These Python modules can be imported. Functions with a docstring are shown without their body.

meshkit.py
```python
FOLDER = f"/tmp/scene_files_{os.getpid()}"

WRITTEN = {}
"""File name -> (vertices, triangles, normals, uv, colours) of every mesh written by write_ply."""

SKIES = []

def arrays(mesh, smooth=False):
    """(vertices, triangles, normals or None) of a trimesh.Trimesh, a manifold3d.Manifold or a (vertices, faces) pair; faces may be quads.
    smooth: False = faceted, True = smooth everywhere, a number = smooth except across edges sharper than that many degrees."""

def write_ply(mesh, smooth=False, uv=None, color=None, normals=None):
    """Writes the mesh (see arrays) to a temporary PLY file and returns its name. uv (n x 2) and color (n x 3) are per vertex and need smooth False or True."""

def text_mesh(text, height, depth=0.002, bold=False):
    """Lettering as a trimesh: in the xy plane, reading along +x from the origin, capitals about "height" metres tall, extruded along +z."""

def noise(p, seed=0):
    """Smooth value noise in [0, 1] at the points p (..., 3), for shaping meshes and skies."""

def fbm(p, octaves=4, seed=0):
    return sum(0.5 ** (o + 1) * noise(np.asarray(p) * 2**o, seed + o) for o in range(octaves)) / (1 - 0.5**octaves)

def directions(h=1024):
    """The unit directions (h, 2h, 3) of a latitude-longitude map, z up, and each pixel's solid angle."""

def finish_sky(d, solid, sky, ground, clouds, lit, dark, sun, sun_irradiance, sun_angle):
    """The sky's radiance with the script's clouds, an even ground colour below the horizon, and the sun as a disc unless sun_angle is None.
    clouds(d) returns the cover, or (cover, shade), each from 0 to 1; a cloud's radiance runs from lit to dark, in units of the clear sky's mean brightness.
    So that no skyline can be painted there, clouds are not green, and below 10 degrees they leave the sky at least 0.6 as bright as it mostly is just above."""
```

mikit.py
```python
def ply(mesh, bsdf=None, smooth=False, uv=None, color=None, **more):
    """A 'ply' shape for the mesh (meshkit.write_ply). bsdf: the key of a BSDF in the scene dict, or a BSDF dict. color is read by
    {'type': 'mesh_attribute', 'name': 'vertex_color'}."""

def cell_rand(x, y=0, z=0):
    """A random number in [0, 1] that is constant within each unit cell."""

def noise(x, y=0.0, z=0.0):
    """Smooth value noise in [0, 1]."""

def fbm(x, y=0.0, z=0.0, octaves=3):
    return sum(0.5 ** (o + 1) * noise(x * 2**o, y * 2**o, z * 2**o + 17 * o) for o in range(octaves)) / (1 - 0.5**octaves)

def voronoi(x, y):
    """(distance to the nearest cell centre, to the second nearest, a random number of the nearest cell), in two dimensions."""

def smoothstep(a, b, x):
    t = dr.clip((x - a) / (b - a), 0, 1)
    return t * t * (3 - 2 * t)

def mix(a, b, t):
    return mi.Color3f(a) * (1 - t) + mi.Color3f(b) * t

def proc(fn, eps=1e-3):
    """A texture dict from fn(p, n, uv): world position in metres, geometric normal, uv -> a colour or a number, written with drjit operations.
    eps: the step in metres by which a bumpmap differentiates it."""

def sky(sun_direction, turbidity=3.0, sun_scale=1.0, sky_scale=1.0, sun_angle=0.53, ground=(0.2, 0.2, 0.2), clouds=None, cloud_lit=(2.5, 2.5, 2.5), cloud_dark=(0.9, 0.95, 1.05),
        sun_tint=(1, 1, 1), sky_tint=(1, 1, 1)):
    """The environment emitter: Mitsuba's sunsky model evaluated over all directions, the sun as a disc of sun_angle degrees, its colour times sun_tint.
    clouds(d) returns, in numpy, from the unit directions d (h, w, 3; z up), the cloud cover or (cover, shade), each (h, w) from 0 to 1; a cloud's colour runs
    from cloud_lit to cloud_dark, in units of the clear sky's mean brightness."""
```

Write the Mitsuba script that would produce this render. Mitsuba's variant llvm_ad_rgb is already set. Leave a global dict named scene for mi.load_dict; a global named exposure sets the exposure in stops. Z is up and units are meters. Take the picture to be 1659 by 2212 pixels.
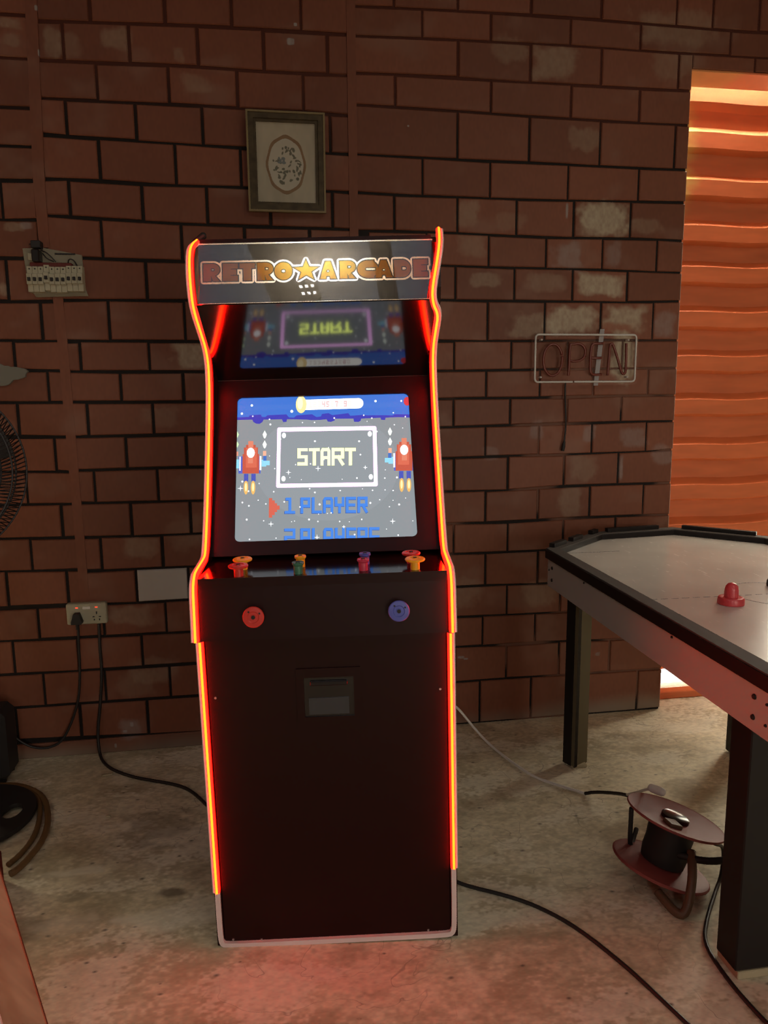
import math, random
import numpy as np, trimesh, drjit as dr, mitsuba as mi
import mikit
from mikit import proc, noise, fbm, cell_rand, smoothstep, mix, voronoi
from shapely.geometry import Polygon, Point, LineString, box as sbox
from shapely.ops import unary_union
from shapely import affinity
random.seed(7); rng = np.random.default_rng(7)
scene, labels = {}, {}

# ---------------------------------------------------------------- camera
exposure = 0.0
CAM = np.array([0.0, -3.0, 1.4417])
YAW, PITCH, ROLL, FPX = 0.15295198, 0.15464185, -0.00949665, 1590.0
def _camera():
    cy, sy, cp, sp, cr, sr = math.cos(YAW), math.sin(YAW), math.cos(PITCH), math.sin(PITCH), math.cos(ROLL), math.sin(ROLL)
    f = np.array([sy * cp, cy * cp, -sp]); r0 = np.array([cy, -sy, 0.0]); u0 = np.cross(r0, f)
    r, u = cr * r0 + sr * u0, -sr * r0 + cr * u0
    m = np.eye(4); m[:3, 0], m[:3, 1], m[:3, 2], m[:3, 3] = -r, u, f, CAM
    return m
scene['camera'] = {'type': 'perspective', 'fov': 2 * math.degrees(math.atan(829.5 / FPX)), 'fov_axis': 'x', 'near_clip': 0.02, 'far_clip': 60.0,
                   'to_world': mi.ScalarTransform4f(_camera().tolist())}

# ---------------------------------------------------------------- lights: how strong each of the room's lights is
ROOF_LIGHT = (0.46, 0.53, 0.64)      # daylight through the translucent roof sheets
REAR_LIGHT = (15.0, 14.6, 13.5)      # open window in the rear wall
ADDED_DOOR_LIGHT = (5.6, 5.1, 4.2)      # doorway added in the rear wall to brighten wall and floor
ADDED_ROOF_LIGHT = (2.7, 2.5, 2.0)    # roof sheets added at both sides to brighten the floor
ALLEY_GAP_LIGHT = (44.0, 40.0, 33.0)  # sunlit ground under the edge of the alley's sheet
OUTSIDE_LIGHT = (12.0, 11.0, 8.6)      # open daylight to the right, past the end of the sheet
ADDED_LEFT_LIGHT = (15.0, 13.2, 9.2)     # added doorway out of view, brightens the floor at left
ALLEY_END_LIGHT = (5.0, 4.0, 2.7)
ALLEY_LIGHT = (60.0, 48.0, 36.0)     # daylight over the narrow alley behind the doorway
NEON_CORE, NEON_RIM = (44.0, 0.74, 0.03), (30.0, 0.05, 0.02)
BULB_LIGHT = (440.0, 335.0, 205.0)

# ---------------------------------------------------------------- helpers
def V(*a): return np.array(a, float)
_used = {}
def key(name):
    n = _used.get(name, -1) + 1; _used[name] = n
    return name if n == 0 else f'{name}_{n:03d}'
def add(name, mesh, bsdf, smooth=False, label=None, cat=None, kind=None, group=None, uv=None, color=None, **more):
    k = key(name)
    scene[k] = mikit.ply(mesh, bsdf, smooth, uv=uv, color=color, **more)
    tag(k, label, cat, kind, group)
    return k
def tag(k, label=None, cat=None, kind=None, group=None):
    d = {a: b for a, b in (('label', label), ('category', cat), ('kind', kind), ('group', group)) if b}
    if d: labels[k] = {**labels.get(k, {}), **d}
    return k
def bbox(lo, hi, b=0.0):
    lo, hi = np.array(lo, float), np.array(hi, float)
    if b <= 0: return trimesh.creation.box(bounds=[lo, hi])
    pts = []
    for i in range(8):
        s = np.array([(i >> k) & 1 for k in range(3)]); c = np.where(s, hi, lo); d = np.where(s, -1.0, 1.0)
        for k in range(3):
            q = c + d * b; q[k] = c[k]; pts.append(q)
    return trimesh.convex.convex_hull(np.array(pts))
def ext(poly, h):
    gs = getattr(poly, 'geoms', [poly])
    return trimesh.util.concatenate([trimesh.creation.extrude_polygon(g, h, engine='earcut') for g in gs if g.area > 1e-12])
def flat(poly):
    """A one-sheet mesh of the shapely shape in the xy plane, facing +z."""
    v, f, n = [], [], 0
    for g in getattr(poly, 'geoms', [poly]):
        if g.geom_type != 'Polygon' or g.area < 1e-12: continue
        a, b = trimesh.creation.triangulate_polygon(g, engine='earcut')
        v.append(np.c_[a, np.zeros(len(a))]); f.append(np.asarray(b) + n); n += len(a)
    m = trimesh.Trimesh(np.vstack(v), np.vstack(f), process=False)
    t = m.triangles; bad = np.cross(t[:, 1] - t[:, 0], t[:, 2] - t[:, 0])[:, 2] < 0
    m.faces[bad] = m.faces[bad][:, ::-1]
    return m
def prism_x(yz, x0, x1):
    m = ext(Polygon(yz), x1 - x0); v = m.vertices
    m.vertices = np.c_[v[:, 2] + x0, v[:, 0], v[:, 1]]; return m
def frame(m, o, u, v):
    """Puts a mesh of the xy plane on the plane through o with axes u, v (its z becomes u x v)."""
    u, v = np.array(u, float), np.array(v, float); u /= np.linalg.norm(u); v = v - u * (u @ v); v /= np.linalg.norm(v); w = np.cross(u, v)
    m = m.copy(); p = m.vertices
    m.vertices = np.array(o, float) + p[:, :1] * u + p[:, 1:2] * v + p[:, 2:] * w; return m
def lathe(rz, n=32): return trimesh.creation.revolve(np.array(rz, float), sections=n)
def cyl(p0, p1, r, n=20): return trimesh.creation.cylinder(radius=r, segment=[p0, p1], sections=n)
def axis_to(m, o, z):
    """Turns the mesh's z axis towards z and moves it to o."""
    z = np.array(z, float); z /= np.linalg.norm(z); h = V(1, 0, 0) if abs(z[0]) < 0.9 else V(0, 1, 0)
    x = np.cross(h, z); x /= np.linalg.norm(x); return frame(m, o, x, np.cross(z, x))
def chaikin(p, n=2):
    p = np.array(p, float)
    for _ in range(n):
        q = [p[0]]
        for a, b in zip(p[:-1], p[1:]): q += [0.75 * a + 0.25 * b, 0.25 * a + 0.75 * b]
        p = np.array(q + [p[-1]])
    return p
def sweep(path, prof, side=None):
    """The open profile (n x 2: sideways, outwards) carried along the path, closed and capped. side: the fixed sideways direction."""
    path, prof = np.array(path, float), np.array(prof, float); n, k = len(path), len(prof)
    t = np.gradient(path, axis=0); t /= np.linalg.norm(t, axis=1, keepdims=True)
    v = []
    sx = np.array(side if side is not None else [0, 0, 1.0], float)
    for i in range(n):
        s = sx - t[i] * (sx @ t[i]); s /= np.linalg.norm(s); o = np.cross(t[i], s)
        v.append(path[i] + prof[:, :1] * s + prof[:, 1:2] * o)
    v = np.vstack(v); f = []
    for i in range(n - 1):
        for j in range(k):
            a, b, c, d = i * k + j, i * k + (j + 1) % k, (i + 1) * k + (j + 1) % k, (i + 1) * k + j
            f += [[a, b, c], [a, c, d]]
    for j in range(1, k - 1): f += [[0, j + 1, j], [(n - 1) * k, (n - 1) * k + j, (n - 1) * k + j + 1]]
    m = trimesh.Trimesh(v, f, process=False)
    if m.volume < 0: m.invert()
    return m
def tube(path, r, n=10, it=2):
    p = chaikin(path, it) if it else np.array(path, float)
    a = np.arange(n) * 2 * math.pi / n
    t = np.gradient(p, axis=0); t /= np.linalg.norm(t, axis=1, keepdims=True)
    s = np.cross(t[0], V(0.3, 0.2, 0.93)); v = []
    for i in range(len(p)):
        s = s - t[i] * (s @ t[i]); s /= np.linalg.norm(s); o = np.cross(t[i], s)
        v.append(p[i] + r * (np.cos(a)[:, None] * s + np.sin(a)[:, None] * o))
    v = np.vstack(v); N = len(p); f = []
    for i in range(N - 1):
        for j in range(n):
            A, B, C, D = i * n + j, i * n + (j + 1) % n, (i + 1) * n + (j + 1) % n, (i + 1) * n + j
            f += [[A, B, C], [A, C, D]]
    for j in range(1, n - 1): f += [[0, j + 1, j], [(N - 1) * n, (N - 1) * n + j, (N - 1) * n + j + 1]]
    m = trimesh.Trimesh(v, f, process=False)
    if m.volume < 0: m.invert()
    return m
cat = lambda ms: trimesh.util.concatenate(ms)
def rgb(*c): return {'type': 'rgb', 'value': [float(x) for x in c]}
def mat(name, color, rough=0.5, spec=0.5, **kw):
    c = color if isinstance(color, dict) else rgb(*color)
    scene[name] = {'type': 'twosided', 'b': {'type': 'principled', 'base_color': c, 'roughness': rough, 'specular': spec, **kw}}
def gloss(name, color, alpha, ior=1.5):
    scene[name] = {'type': 'twosided', 'b': {'type': 'roughplastic', 'diffuse_reflectance': rgb(*color), 'alpha': alpha, 'int_ior': ior, 'distribution': 'ggx'}}
def glow(c): return {'type': 'area', 'radiance': c if isinstance(c, dict) else rgb(*c)}

# wall measurements in metres: courses (x, z), upright joints x, and worn patches (x, z, half width, half height, strength, tone)
ML = {0: [(-0.752, 2.773), (-0.549, 2.781), (-0.329, 2.788), (-0.254, 2.791), (-0.035, 2.792), (0.167, 2.793), (0.334, 2.795)], 1: [(-0.756, 2.644), (-0.558, 2.647), (-0.328, 2.651), (-0.261, 2.652), (-0.075, 2.651), (0.159, 2.648), (0.331, 2.651)], 2: [(-0.761, 2.518), (-0.566, 2.517), (-0.322, 2.519), (-0.267, 2.52), (-0.076, 2.516), (0.168, 2.513), (0.329, 2.508)], 3: [(-0.767, 2.395), (-0.574, 2.388), (-0.308, 2.382), (-0.274, 2.38), (-0.064, 2.375), (0.25, 2.37), (0.333, 2.369)], 4: [(-0.772, 2.242), (-0.584, 2.245), (-0.443, 2.235), (-0.316, 2.235), (-0.065, 2.234), (0.247, 2.231), (0.333, 2.23)], 5: [(-0.774, 2.115), (-0.593, 2.106), (-0.433, 2.102), (-0.301, 2.099), (-0.07, 2.094), (0.185, 2.094), (0.331, 2.091)], 6: [(-0.653, 1.967), (-0.44, 1.962), (-0.293, 1.96)], 7: [(-0.686, 1.813), (-0.582, 1.814), (-0.439, 1.815), (-0.295, 1.816)], 8: [(-0.746, 1.662), (-0.591, 1.663), (-0.261, 1.663)], 9: [(-0.747, 1.55), (-0.446, 1.546), (-0.237, 1.545)], 10: [(-0.737, 1.434), (-0.565, 1.432), (-0.242, 1.431)], 11: [(-0.742, 1.301), (-0.554, 1.302), (-0.248, 1.306)], 12: [(-0.742, 1.171), (-0.556, 1.174), (-0.254, 1.174)], 13: [(-0.739, 1.042), (-0.57, 1.04), (-0.329, 1.039)], 14: [(-0.734, 0.906), (-0.556, 0.903), (-0.28, 0.905)], 15: [(-0.733, 0.769), (-0.549, 0.769), (-0.324, 0.77)], 16: [(-0.665, 0.63), (-0.541, 0.63), (-0.344, 0.631)], 17: [(-1.08, 0.501), (-0.787, 0.497), (-0.57, 0.497), (-0.347, 0.495)], 18: [(-1.091, 0.36), (-0.787, 0.358), (-0.546, 0.359), (-0.328, 0.359)], 19: [(-1.103, 0.222), (-0.926, 0.22), (-0.692, 0.219), (-0.437, 0.22), (-0.329, 0.218)], 20: [(-1.008, 0.08), (-0.702, 0.068), (-0.489, 0.063), (-0.325, 0.058)]}
RL = {0: [(0.381, 2.894), (0.628, 2.902), (0.899, 2.905), (1.065, 2.909), (1.22, 2.906), (1.353, 2.908), (1.514, 2.906), (1.818, 2.903), (1.909, 2.902), (2.071, 2.906)], 1: [(0.377, 2.791), (0.627, 2.798), (0.768, 2.8), (0.901, 2.803), (1.068, 2.805), (1.228, 2.805), (1.355, 2.806), (1.519, 2.805), (1.686, 2.804), (1.794, 2.807), (1.913, 2.807), (2.022, 2.809)], 2: [(0.373, 2.662), (0.522, 2.663), (0.769, 2.666), (0.903, 2.662), (1.063, 2.662), (1.232, 2.664), (1.358, 2.664), (1.525, 2.663), (1.74, 2.667)], 3: [(0.373, 2.55), (0.521, 2.548), (0.767, 2.543), (0.907, 2.541), (1.064, 2.539), (1.236, 2.538), (1.365, 2.535), (1.531, 2.535), (1.691, 2.535), (1.743, 2.534)], 4: [(0.371, 2.37), (0.627, 2.367), (0.77, 2.367), (0.902, 2.363), (1.062, 2.366), (1.236, 2.363), (1.365, 2.362), (1.535, 2.36), (1.69, 2.363), (1.743, 2.362)], 5: [(0.371, 2.231), (0.516, 2.225), (0.629, 2.225), (0.769, 2.226), (0.907, 2.224), (1.016, 2.224), (1.226, 2.227), (1.505, 2.23), (1.541, 2.23), (1.745, 2.233)], 6: [(0.373, 2.088), (0.515, 2.09), (0.77, 2.089), (0.901, 2.085), (1.014, 2.084), (1.142, 2.08), (1.262, 2.081), (1.509, 2.084), (1.627, 2.082), (1.754, 2.08)], 7: [(0.717, 1.963), (0.902, 1.96), (1.011, 1.958), (1.146, 1.957), (1.186, 1.957), (1.39, 1.958), (1.505, 1.955), (1.635, 1.952), (1.743, 1.95)], 8: [(0.718, 1.828), (0.9, 1.826), (1.012, 1.828), (1.143, 1.827), (1.19, 1.826), (1.388, 1.828), (1.504, 1.827), (1.625, 1.83), (1.743, 1.833)], 9: [(0.693, 1.666), (0.9, 1.666), (1.002, 1.667), (1.147, 1.668), (1.394, 1.671), (1.627, 1.671), (1.748, 1.672)], 10: [(0.69, 1.547), (0.896, 1.546), (1.004, 1.549), (1.13, 1.55), (1.365, 1.553), (1.573, 1.554), (1.743, 1.555)], 11: [(0.691, 1.431), (0.901, 1.435), (1.003, 1.432), (1.135, 1.434), (1.201, 1.433), (1.369, 1.437), (1.617, 1.44), (1.745, 1.439)], 12: [(0.698, 1.316), (0.895, 1.317), (1.003, 1.32), (1.13, 1.322), (1.204, 1.325), (1.369, 1.324), (1.503, 1.326), (1.623, 1.327), (1.744, 1.327)], 13: [(0.708, 1.187), (0.759, 1.187), (0.899, 1.19), (0.996, 1.19), (1.133, 1.191), (1.245, 1.191), (1.372, 1.193), (1.497, 1.196), (1.621, 1.197), (1.739, 1.202)], 14: [(0.722, 1.046), (0.899, 1.045), (0.998, 1.045), (1.133, 1.049), (1.246, 1.055), (1.367, 1.055), (1.495, 1.057), (1.62, 1.054), (1.743, 1.056)], 15: [(0.726, 0.907), (0.9, 0.909), (0.997, 0.902), (1.136, 0.91), (1.25, 0.911), (1.372, 0.915), (1.491, 0.914), (1.621, 0.915), (1.738, 0.914)], 16: [(0.739, 0.777), (0.902, 0.774), (1.003, 0.775), (1.139, 0.775)], 17: [(0.783, 0.63), (0.904, 0.63), (1.002, 0.628), (1.141, 0.626), (1.178, 0.627)], 18: [(0.784, 0.495), (0.894, 0.494), (1.002, 0.494), (1.133, 0.492), (1.247, 0.492)], 19: [(0.779, 0.361), (0.896, 0.359), (1.003, 0.354), (1.132, 0.358), (1.251, 0.356), (1.384, 0.352), (1.488, 0.35), (1.561, 0.349)], 20: [(0.78, 0.199), (0.888, 0.2), (1.005, 0.2), (1.122, 0.201), (1.252, 0.198), (1.39, 0.198), (1.484, 0.199), (1.628, 0.197), (1.744, 0.196)], 21: [(0.777, 0.014), (1.166, 0.007)]}
LL = {0: [(-0.887, 2.787), (-0.804, 2.79)], 1: [(-0.899, 2.645), (-0.807, 2.645)], 2: [(-0.913, 2.479), (-0.816, 2.483)], 3: [(-0.924, 2.351), (-0.82, 2.352)], 4: [(-0.934, 2.231), (-0.824, 2.233)], 5: [(-0.945, 2.096), (-0.83, 2.098)], 6: [(-0.957, 1.959), (-0.867, 1.961)], 7: [(-0.97, 1.806), (-0.83, 1.808)], 8: [(-0.982, 1.664), (-0.777, 1.663)], 9: [(-0.991, 1.556), (-0.779, 1.553)], 10: [(-1.001, 1.437), (-0.774, 1.434)], 11: [(-1.012, 1.307), (-0.772, 1.303)], 12: [(-1.023, 1.176), (-0.77, 1.167)], 13: [(-1.034, 1.047), (-0.768, 1.041)], 14: [(-1.045, 0.914), (-0.764, 0.907)], 15: [(-1.056, 0.784), (-0.763, 0.776)], 16: [(-1.068, 0.637), (-0.818, 0.636)]}
MJ = {0: [-0.585, -0.325, -0.086, 0.167], 1: [-0.684, -0.456, -0.213, 0.025, 0.264], 2: [-0.576, -0.325, -0.075, 0.169], 3: [-0.692, -0.447, -0.209, 0.026, 0.268], 4: [-0.585, -0.312, -0.074, 0.179], 5: [-0.699, -0.441, -0.204, 0.032, 0.272], 6: [-0.595, -0.305, -0.069, 0.18], 7: [-0.442], 8: [-0.587, -0.308], 9: [-0.7, -0.448], 10: [-0.561, -0.325], 11: [-0.69, -0.446], 12: [-0.554, -0.326], 13: [-0.682, -0.442], 14: [-0.552, -0.322], 15: [-0.676, -0.439], 16: [-0.548, -0.343], 17: [-0.931, -0.683, -0.44], 18: [-1.034, -0.79, -0.541], 19: [-0.93, -0.695, -0.438], 20: [-1.048, -0.801, -0.535]}
RJ = {0: [0.519, 0.767, 1.061, 1.351, 1.671, 1.827, 2.033], 1: [0.628, 0.9, 1.225, 1.519, 1.911], 2: [0.769, 1.063, 1.358, 1.69, 2.027], 3: [0.522, 0.903, 1.234, 1.527], 4: [0.769, 1.064, 1.363, 1.69], 5: [0.629, 0.904, 1.231, 1.537], 6: [0.515, 0.771, 1.016, 1.26, 1.508], 7: [0.645, 0.902, 1.145, 1.389, 1.631], 8: [0.764, 1.012, 1.263, 1.505], 9: [0.901, 1.145, 1.392, 1.627], 10: [0.76, 1.003, 1.249, 1.495], 11: [0.898, 1.131, 1.368, 1.617], 12: [0.758, 1.003, 1.254, 1.499], 13: [0.897, 1.131, 1.37, 1.62], 14: [0.761, 0.997, 1.248, 1.496], 15: [0.9, 1.134, 1.37, 1.62], 16: [0.762, 1.001, 1.252, 1.494], 17: [0.904, 1.14, 1.38, 1.624], 18: [0.763, 1.003, 1.247, 1.49], 19: [0.895, 1.134, 1.377, 1.625], 20: [1.005, 1.248, 1.489, 1.722], 21: [0.885, 1.121, 1.37, 1.631]}
LJ = {5: [-0.935], 7: [-0.94], 8: [-0.831], 9: [-0.937], 10: [-0.824], 11: [-0.941], 12: [-0.819], 13: [-0.932], 14: [-0.813], 15: [-0.937], 16: [-1.035, -0.811]}
PATCHES = [(1.39, 2.16, 0.1095, 0.0722, 0.85, 0), (1.384, 1.897, 0.1068, 0.0446, 0.8, 0), (1.263, 1.755, 0.1125, 0.0562, 0.75, 0), (1.495, 1.757, 0.0961, 0.0606, 0.7, 0), (1.474, 1.715, 0.0752, 0.0304, 0.9, 2), (1.496, 1.598, 0.0568, 0.1189, 1.0, 0), (-0.716, 2.71, 0.0315, 0.0487, 0.3, 0), (-0.501, 2.727, 0.0548, 0.04, 0.3, 0), (-0.669, 2.702, 0.0475, 0.0398, 0.18, 0), (-0.222, 2.591, 0.0536, 0.0349, 0.2, 0), (-0.284, 2.688, 0.0231, 0.0251, 0.2, 0), (1.155, 2.74, 0.0922, 0.0638, 0.35, 0), (0.974, 2.78, 0.0752, 0.0497, 0.22, 0), (1.667, 2.897, 0.1812, 0.0678, 0.25, 0), (1.655, 2.759, 0.1009, 0.0516, 0.2, 0), (1.299, 2.463, 0.0691, 0.0488, 0.25, 0), (0.812, 2.166, 0.0496, 0.0491, 0.28, 0), (0.832, 2.042, 0.0539, 0.0463, 0.22, 0), (1.092, 1.732, 0.1006, 0.0484, 0.3, 0), (0.887, 1.908, 0.0624, 0.029, 0.28, 0), (1.235, 2.005, 0.0683, 0.062, 0.4, 1), (1.437, 2.018, 0.0409, 0.0552, 0.28, 1), (1.148, 1.903, 0.0902, 0.0367, 0.2, 0), (1.575, 2.132, 0.0826, 0.033, 0.2, 0), (1.679, 1.739, 0.051, 0.0574, 0.35, 1), (0.985, 2.135, 0.0779, 0.0356, 0.15, 0), (1.355, 1.283, 0.0294, 0.0434, 0.4, 1), (1.564, 1.259, 0.0646, 0.04, 0.3, 1), (1.345, 1.133, 0.0636, 0.06, 0.2, 0), (1.505, 1.13, 0.015, 0.0525, 0.5, 1), (1.276, 0.984, 0.053, 0.0688, 0.22, 0), (1.697, 1.186, 0.0525, 0.0446, 0.3, 1), (0.92, 1.202, 0.0365, 0.0273, 0.25, 1), (1.122, 1.296, 0.0329, 0.0468, 0.3, 1), (-0.286, 1.609, 0.0774, 0.0527, 0.6, 0), (-0.582, 0.579, 0.0901, 0.0424, 0.28, 0), (-0.529, 0.863, 0.0749, 0.0488, 0.28, 0), (-0.347, 0.913, 0.0725, 0.0752, 0.15, 0), (-0.505, 0.339, 0.1012, 0.0594, 0.18, 0), (-0.563, 0.283, 0.0806, 0.0595, 0.15, 0), (-0.611, 0.095, 0.0441, 0.0444, 0.35, 1), (-0.412, 1.375, 0.0703, 0.043, 0.15, 0), (1.16, 0.587, 0.0856, 0.0628, 0.25, 0), (0.804, 0.605, 0.0827, 0.0616, 0.18, 0), (-0.859, 2.759, 0.0402, 0.0211, 0.35, 0), (-0.863, 2.706, 0.0341, 0.0242, 0.2, 0), (-0.859, 2.077, 0.0225, 0.013, 0.5, 1), (-0.9, 2.071, 0.0352, 0.0162, 0.3, 0), (-0.95, 1.849, 0.0193, 0.0232, 0.4, 0), (0.129, 2.756, 0.0138, 0.0111, 1.0, 1), (0.146, 2.816, 0.0069, 0.0063, 1.0, 1), (-0.765, 2.812, 0.0062, 0.0105, 1.0, 1), (-0.767, 2.666, 0.0031, 0.0122, 0.9, 1), (0.572, 2.481, 0.004, 0.0037, 1.0, 1), (1.229, 2.186, 0.006, 0.0322, 0.7, 1), (0.796, 0.313, 0.0167, 0.0064, 0.8, 1), (0.819, 0.305, 0.0105, 0.0042, 0.7, 1), (1.43, 0.287, 0.0155, 0.0109, 0.5, 1), (-0.601, 0.115, 0.0073, 0.0101, 0.8, 1), (-0.63, 0.087, 0.0092, 0.0061, 0.8, 1), (-0.67, 0.029, 0.0055, 0.0101, 0.8, 1)]

# ---------------------------------------------------------------- materials
RED = (0.166, 0.059, 0.033)
def patchy(p, base):
    c = base
    n1 = fbm(p.x * 26, p.z * 26, p.y * 9, 3); n2 = fbm(p.x * 90, p.z * 60, 3.0, 2)
    for x, z, rx, rz, s, k in PATCHES:
        dx, dz = dr.abs(p.x - x) / rx, dr.abs(p.z - z) / rz
        q = dr.sqrt(dr.sqrt(dx * dx * dx * dx + dz * dz * dz * dz))
        big = rx > 0.012
        m = smoothstep(1.14, 0.60, q + (n1 - 0.5) * (0.8 if big else 0.3)) * s * (0.62 + 0.5 * n2 if big else 1.0)
        c = mix(c, ((0.37, 0.325, 0.235), (0.27, 0.25, 0.24), (0.22, 0.066, 0.034))[k], dr.clip(m, 0, 1))
    return c
def f_brick(p, n, uv):
    t = 0.86 + 0.28 * uv.x
    low = fbm(p.x * 2.3, p.z * 2.3, 1.0, 3); fine = fbm(p.x * 140, p.z * 60, p.y * 20, 2)
    c = mi.Color3f(RED) * t * (0.80 + 0.30 * low) * (0.93 + 0.14 * fine)
    c = mix(c, (0.22, 0.14, 0.105), 0.30 * smoothstep(0.55, 0.85, fbm(p.x * 7, p.z * 9, 5.0, 3)))
    c = patchy(p, c)
    dirt = smoothstep(0.10, 0.0, p.z + (low - 0.5) * 0.12)
    return mix(c, (0.20, 0.17, 0.13), 0.75 * dirt)
def f_mortar(p, n, uv):
    worn = smoothstep(0.50, 0.66, fbm(p.x * 4.5 + 3, p.z * 6, 0.0, 2)) * smoothstep(0.35, 0.55, p.x) * smoothstep(1.75, 1.5, p.z)
    red = smoothstep(2.45, 2.7, p.z + 0.12 * noise(p.x * 3, p.z * 3)) * 0.85
    c = mix((0.010, 0.007, 0.006), (0.075, 0.020, 0.012), red)
    return mix(c, (0.16, 0.075, 0.05), worn * 0.8)
def f_floor(p, n, uv):
    a = fbm(p.x * 2.6, p.y * 3.6, 2.0, 3); b = fbm(p.x * 15, p.y * 24, 7.0, 3); d = fbm(p.x * 70, p.y * 110, 1.0, 2)
    c = mix((0.45, 0.395, 0.27), (0.64, 0.575, 0.425), smoothstep(0.30, 0.72, 0.45 * a + 0.35 * b + 0.20 * d))
    e = fbm(p.x * 5.5 + 9, p.y * 8 + 3 * a, 4.0, 4)
    c = mix(c, (0.27, 0.215, 0.13), 0.45 * smoothstep(0.56, 0.74, e))
    w1 = fbm(p.x * 4 + 2, p.y * 9 + 5, 8.0, 4)
    c = mix(c, (0.70, 0.66, 0.54), 0.55 * smoothstep(0.54, 0.68, w1 + 0.25 * (d - 0.5)))
    c = c * (0.87 + 0.26 * d)
    k1 = dr.abs(e - 0.47)
    c = mix(c, (0.16, 0.13, 0.09), 0.45 * smoothstep(0.008, 0.0, k1) * smoothstep(0.45, 0.65, a))
    w, w2, r = voronoi(p.x * 12, p.y * 19)
    spot = smoothstep(0.16 * (r - 0.80) * 5, 0.0, w) * smoothstep(0.86, 0.90, r)
    c = mix(c, (0.06, 0.05, 0.04), 0.75 * spot)
    for x, y, rx, ry, k, t in ((-0.335, -0.94, 0.055, 0.03, 0.75, 0), (-0.13, -1.60, 0.05, 0.03, 0.5, 0), (-0.62, -0.92, 0.05, 0.02, 0.4, 0), (1.12, -1.12, 0.12, 0.10, 0.3, 0), (-0.40, -0.60, 0.16, 0.12, 0.4, 0), (-0.72, -1.02, 0.09, 0.06, 0.5, 0),
                              (-0.62, -0.80, 0.10, 0.025, 0.55, 1), (-0.33, -1.06, 0.16, 0.05, 0.5, 1), (-0.60, -1.03, 0.09, 0.05, 0.35, 1)):
        q = dr.sqrt(dr.square((p.x - x) / rx) + dr.square((p.y - y) / ry)) + (b - 0.5) * 1.4
        c = mix(c, ((0.12, 0.095, 0.065), (0.72, 0.69, 0.58))[t], k * smoothstep(1.15, 0.45, q))
    return c
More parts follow.
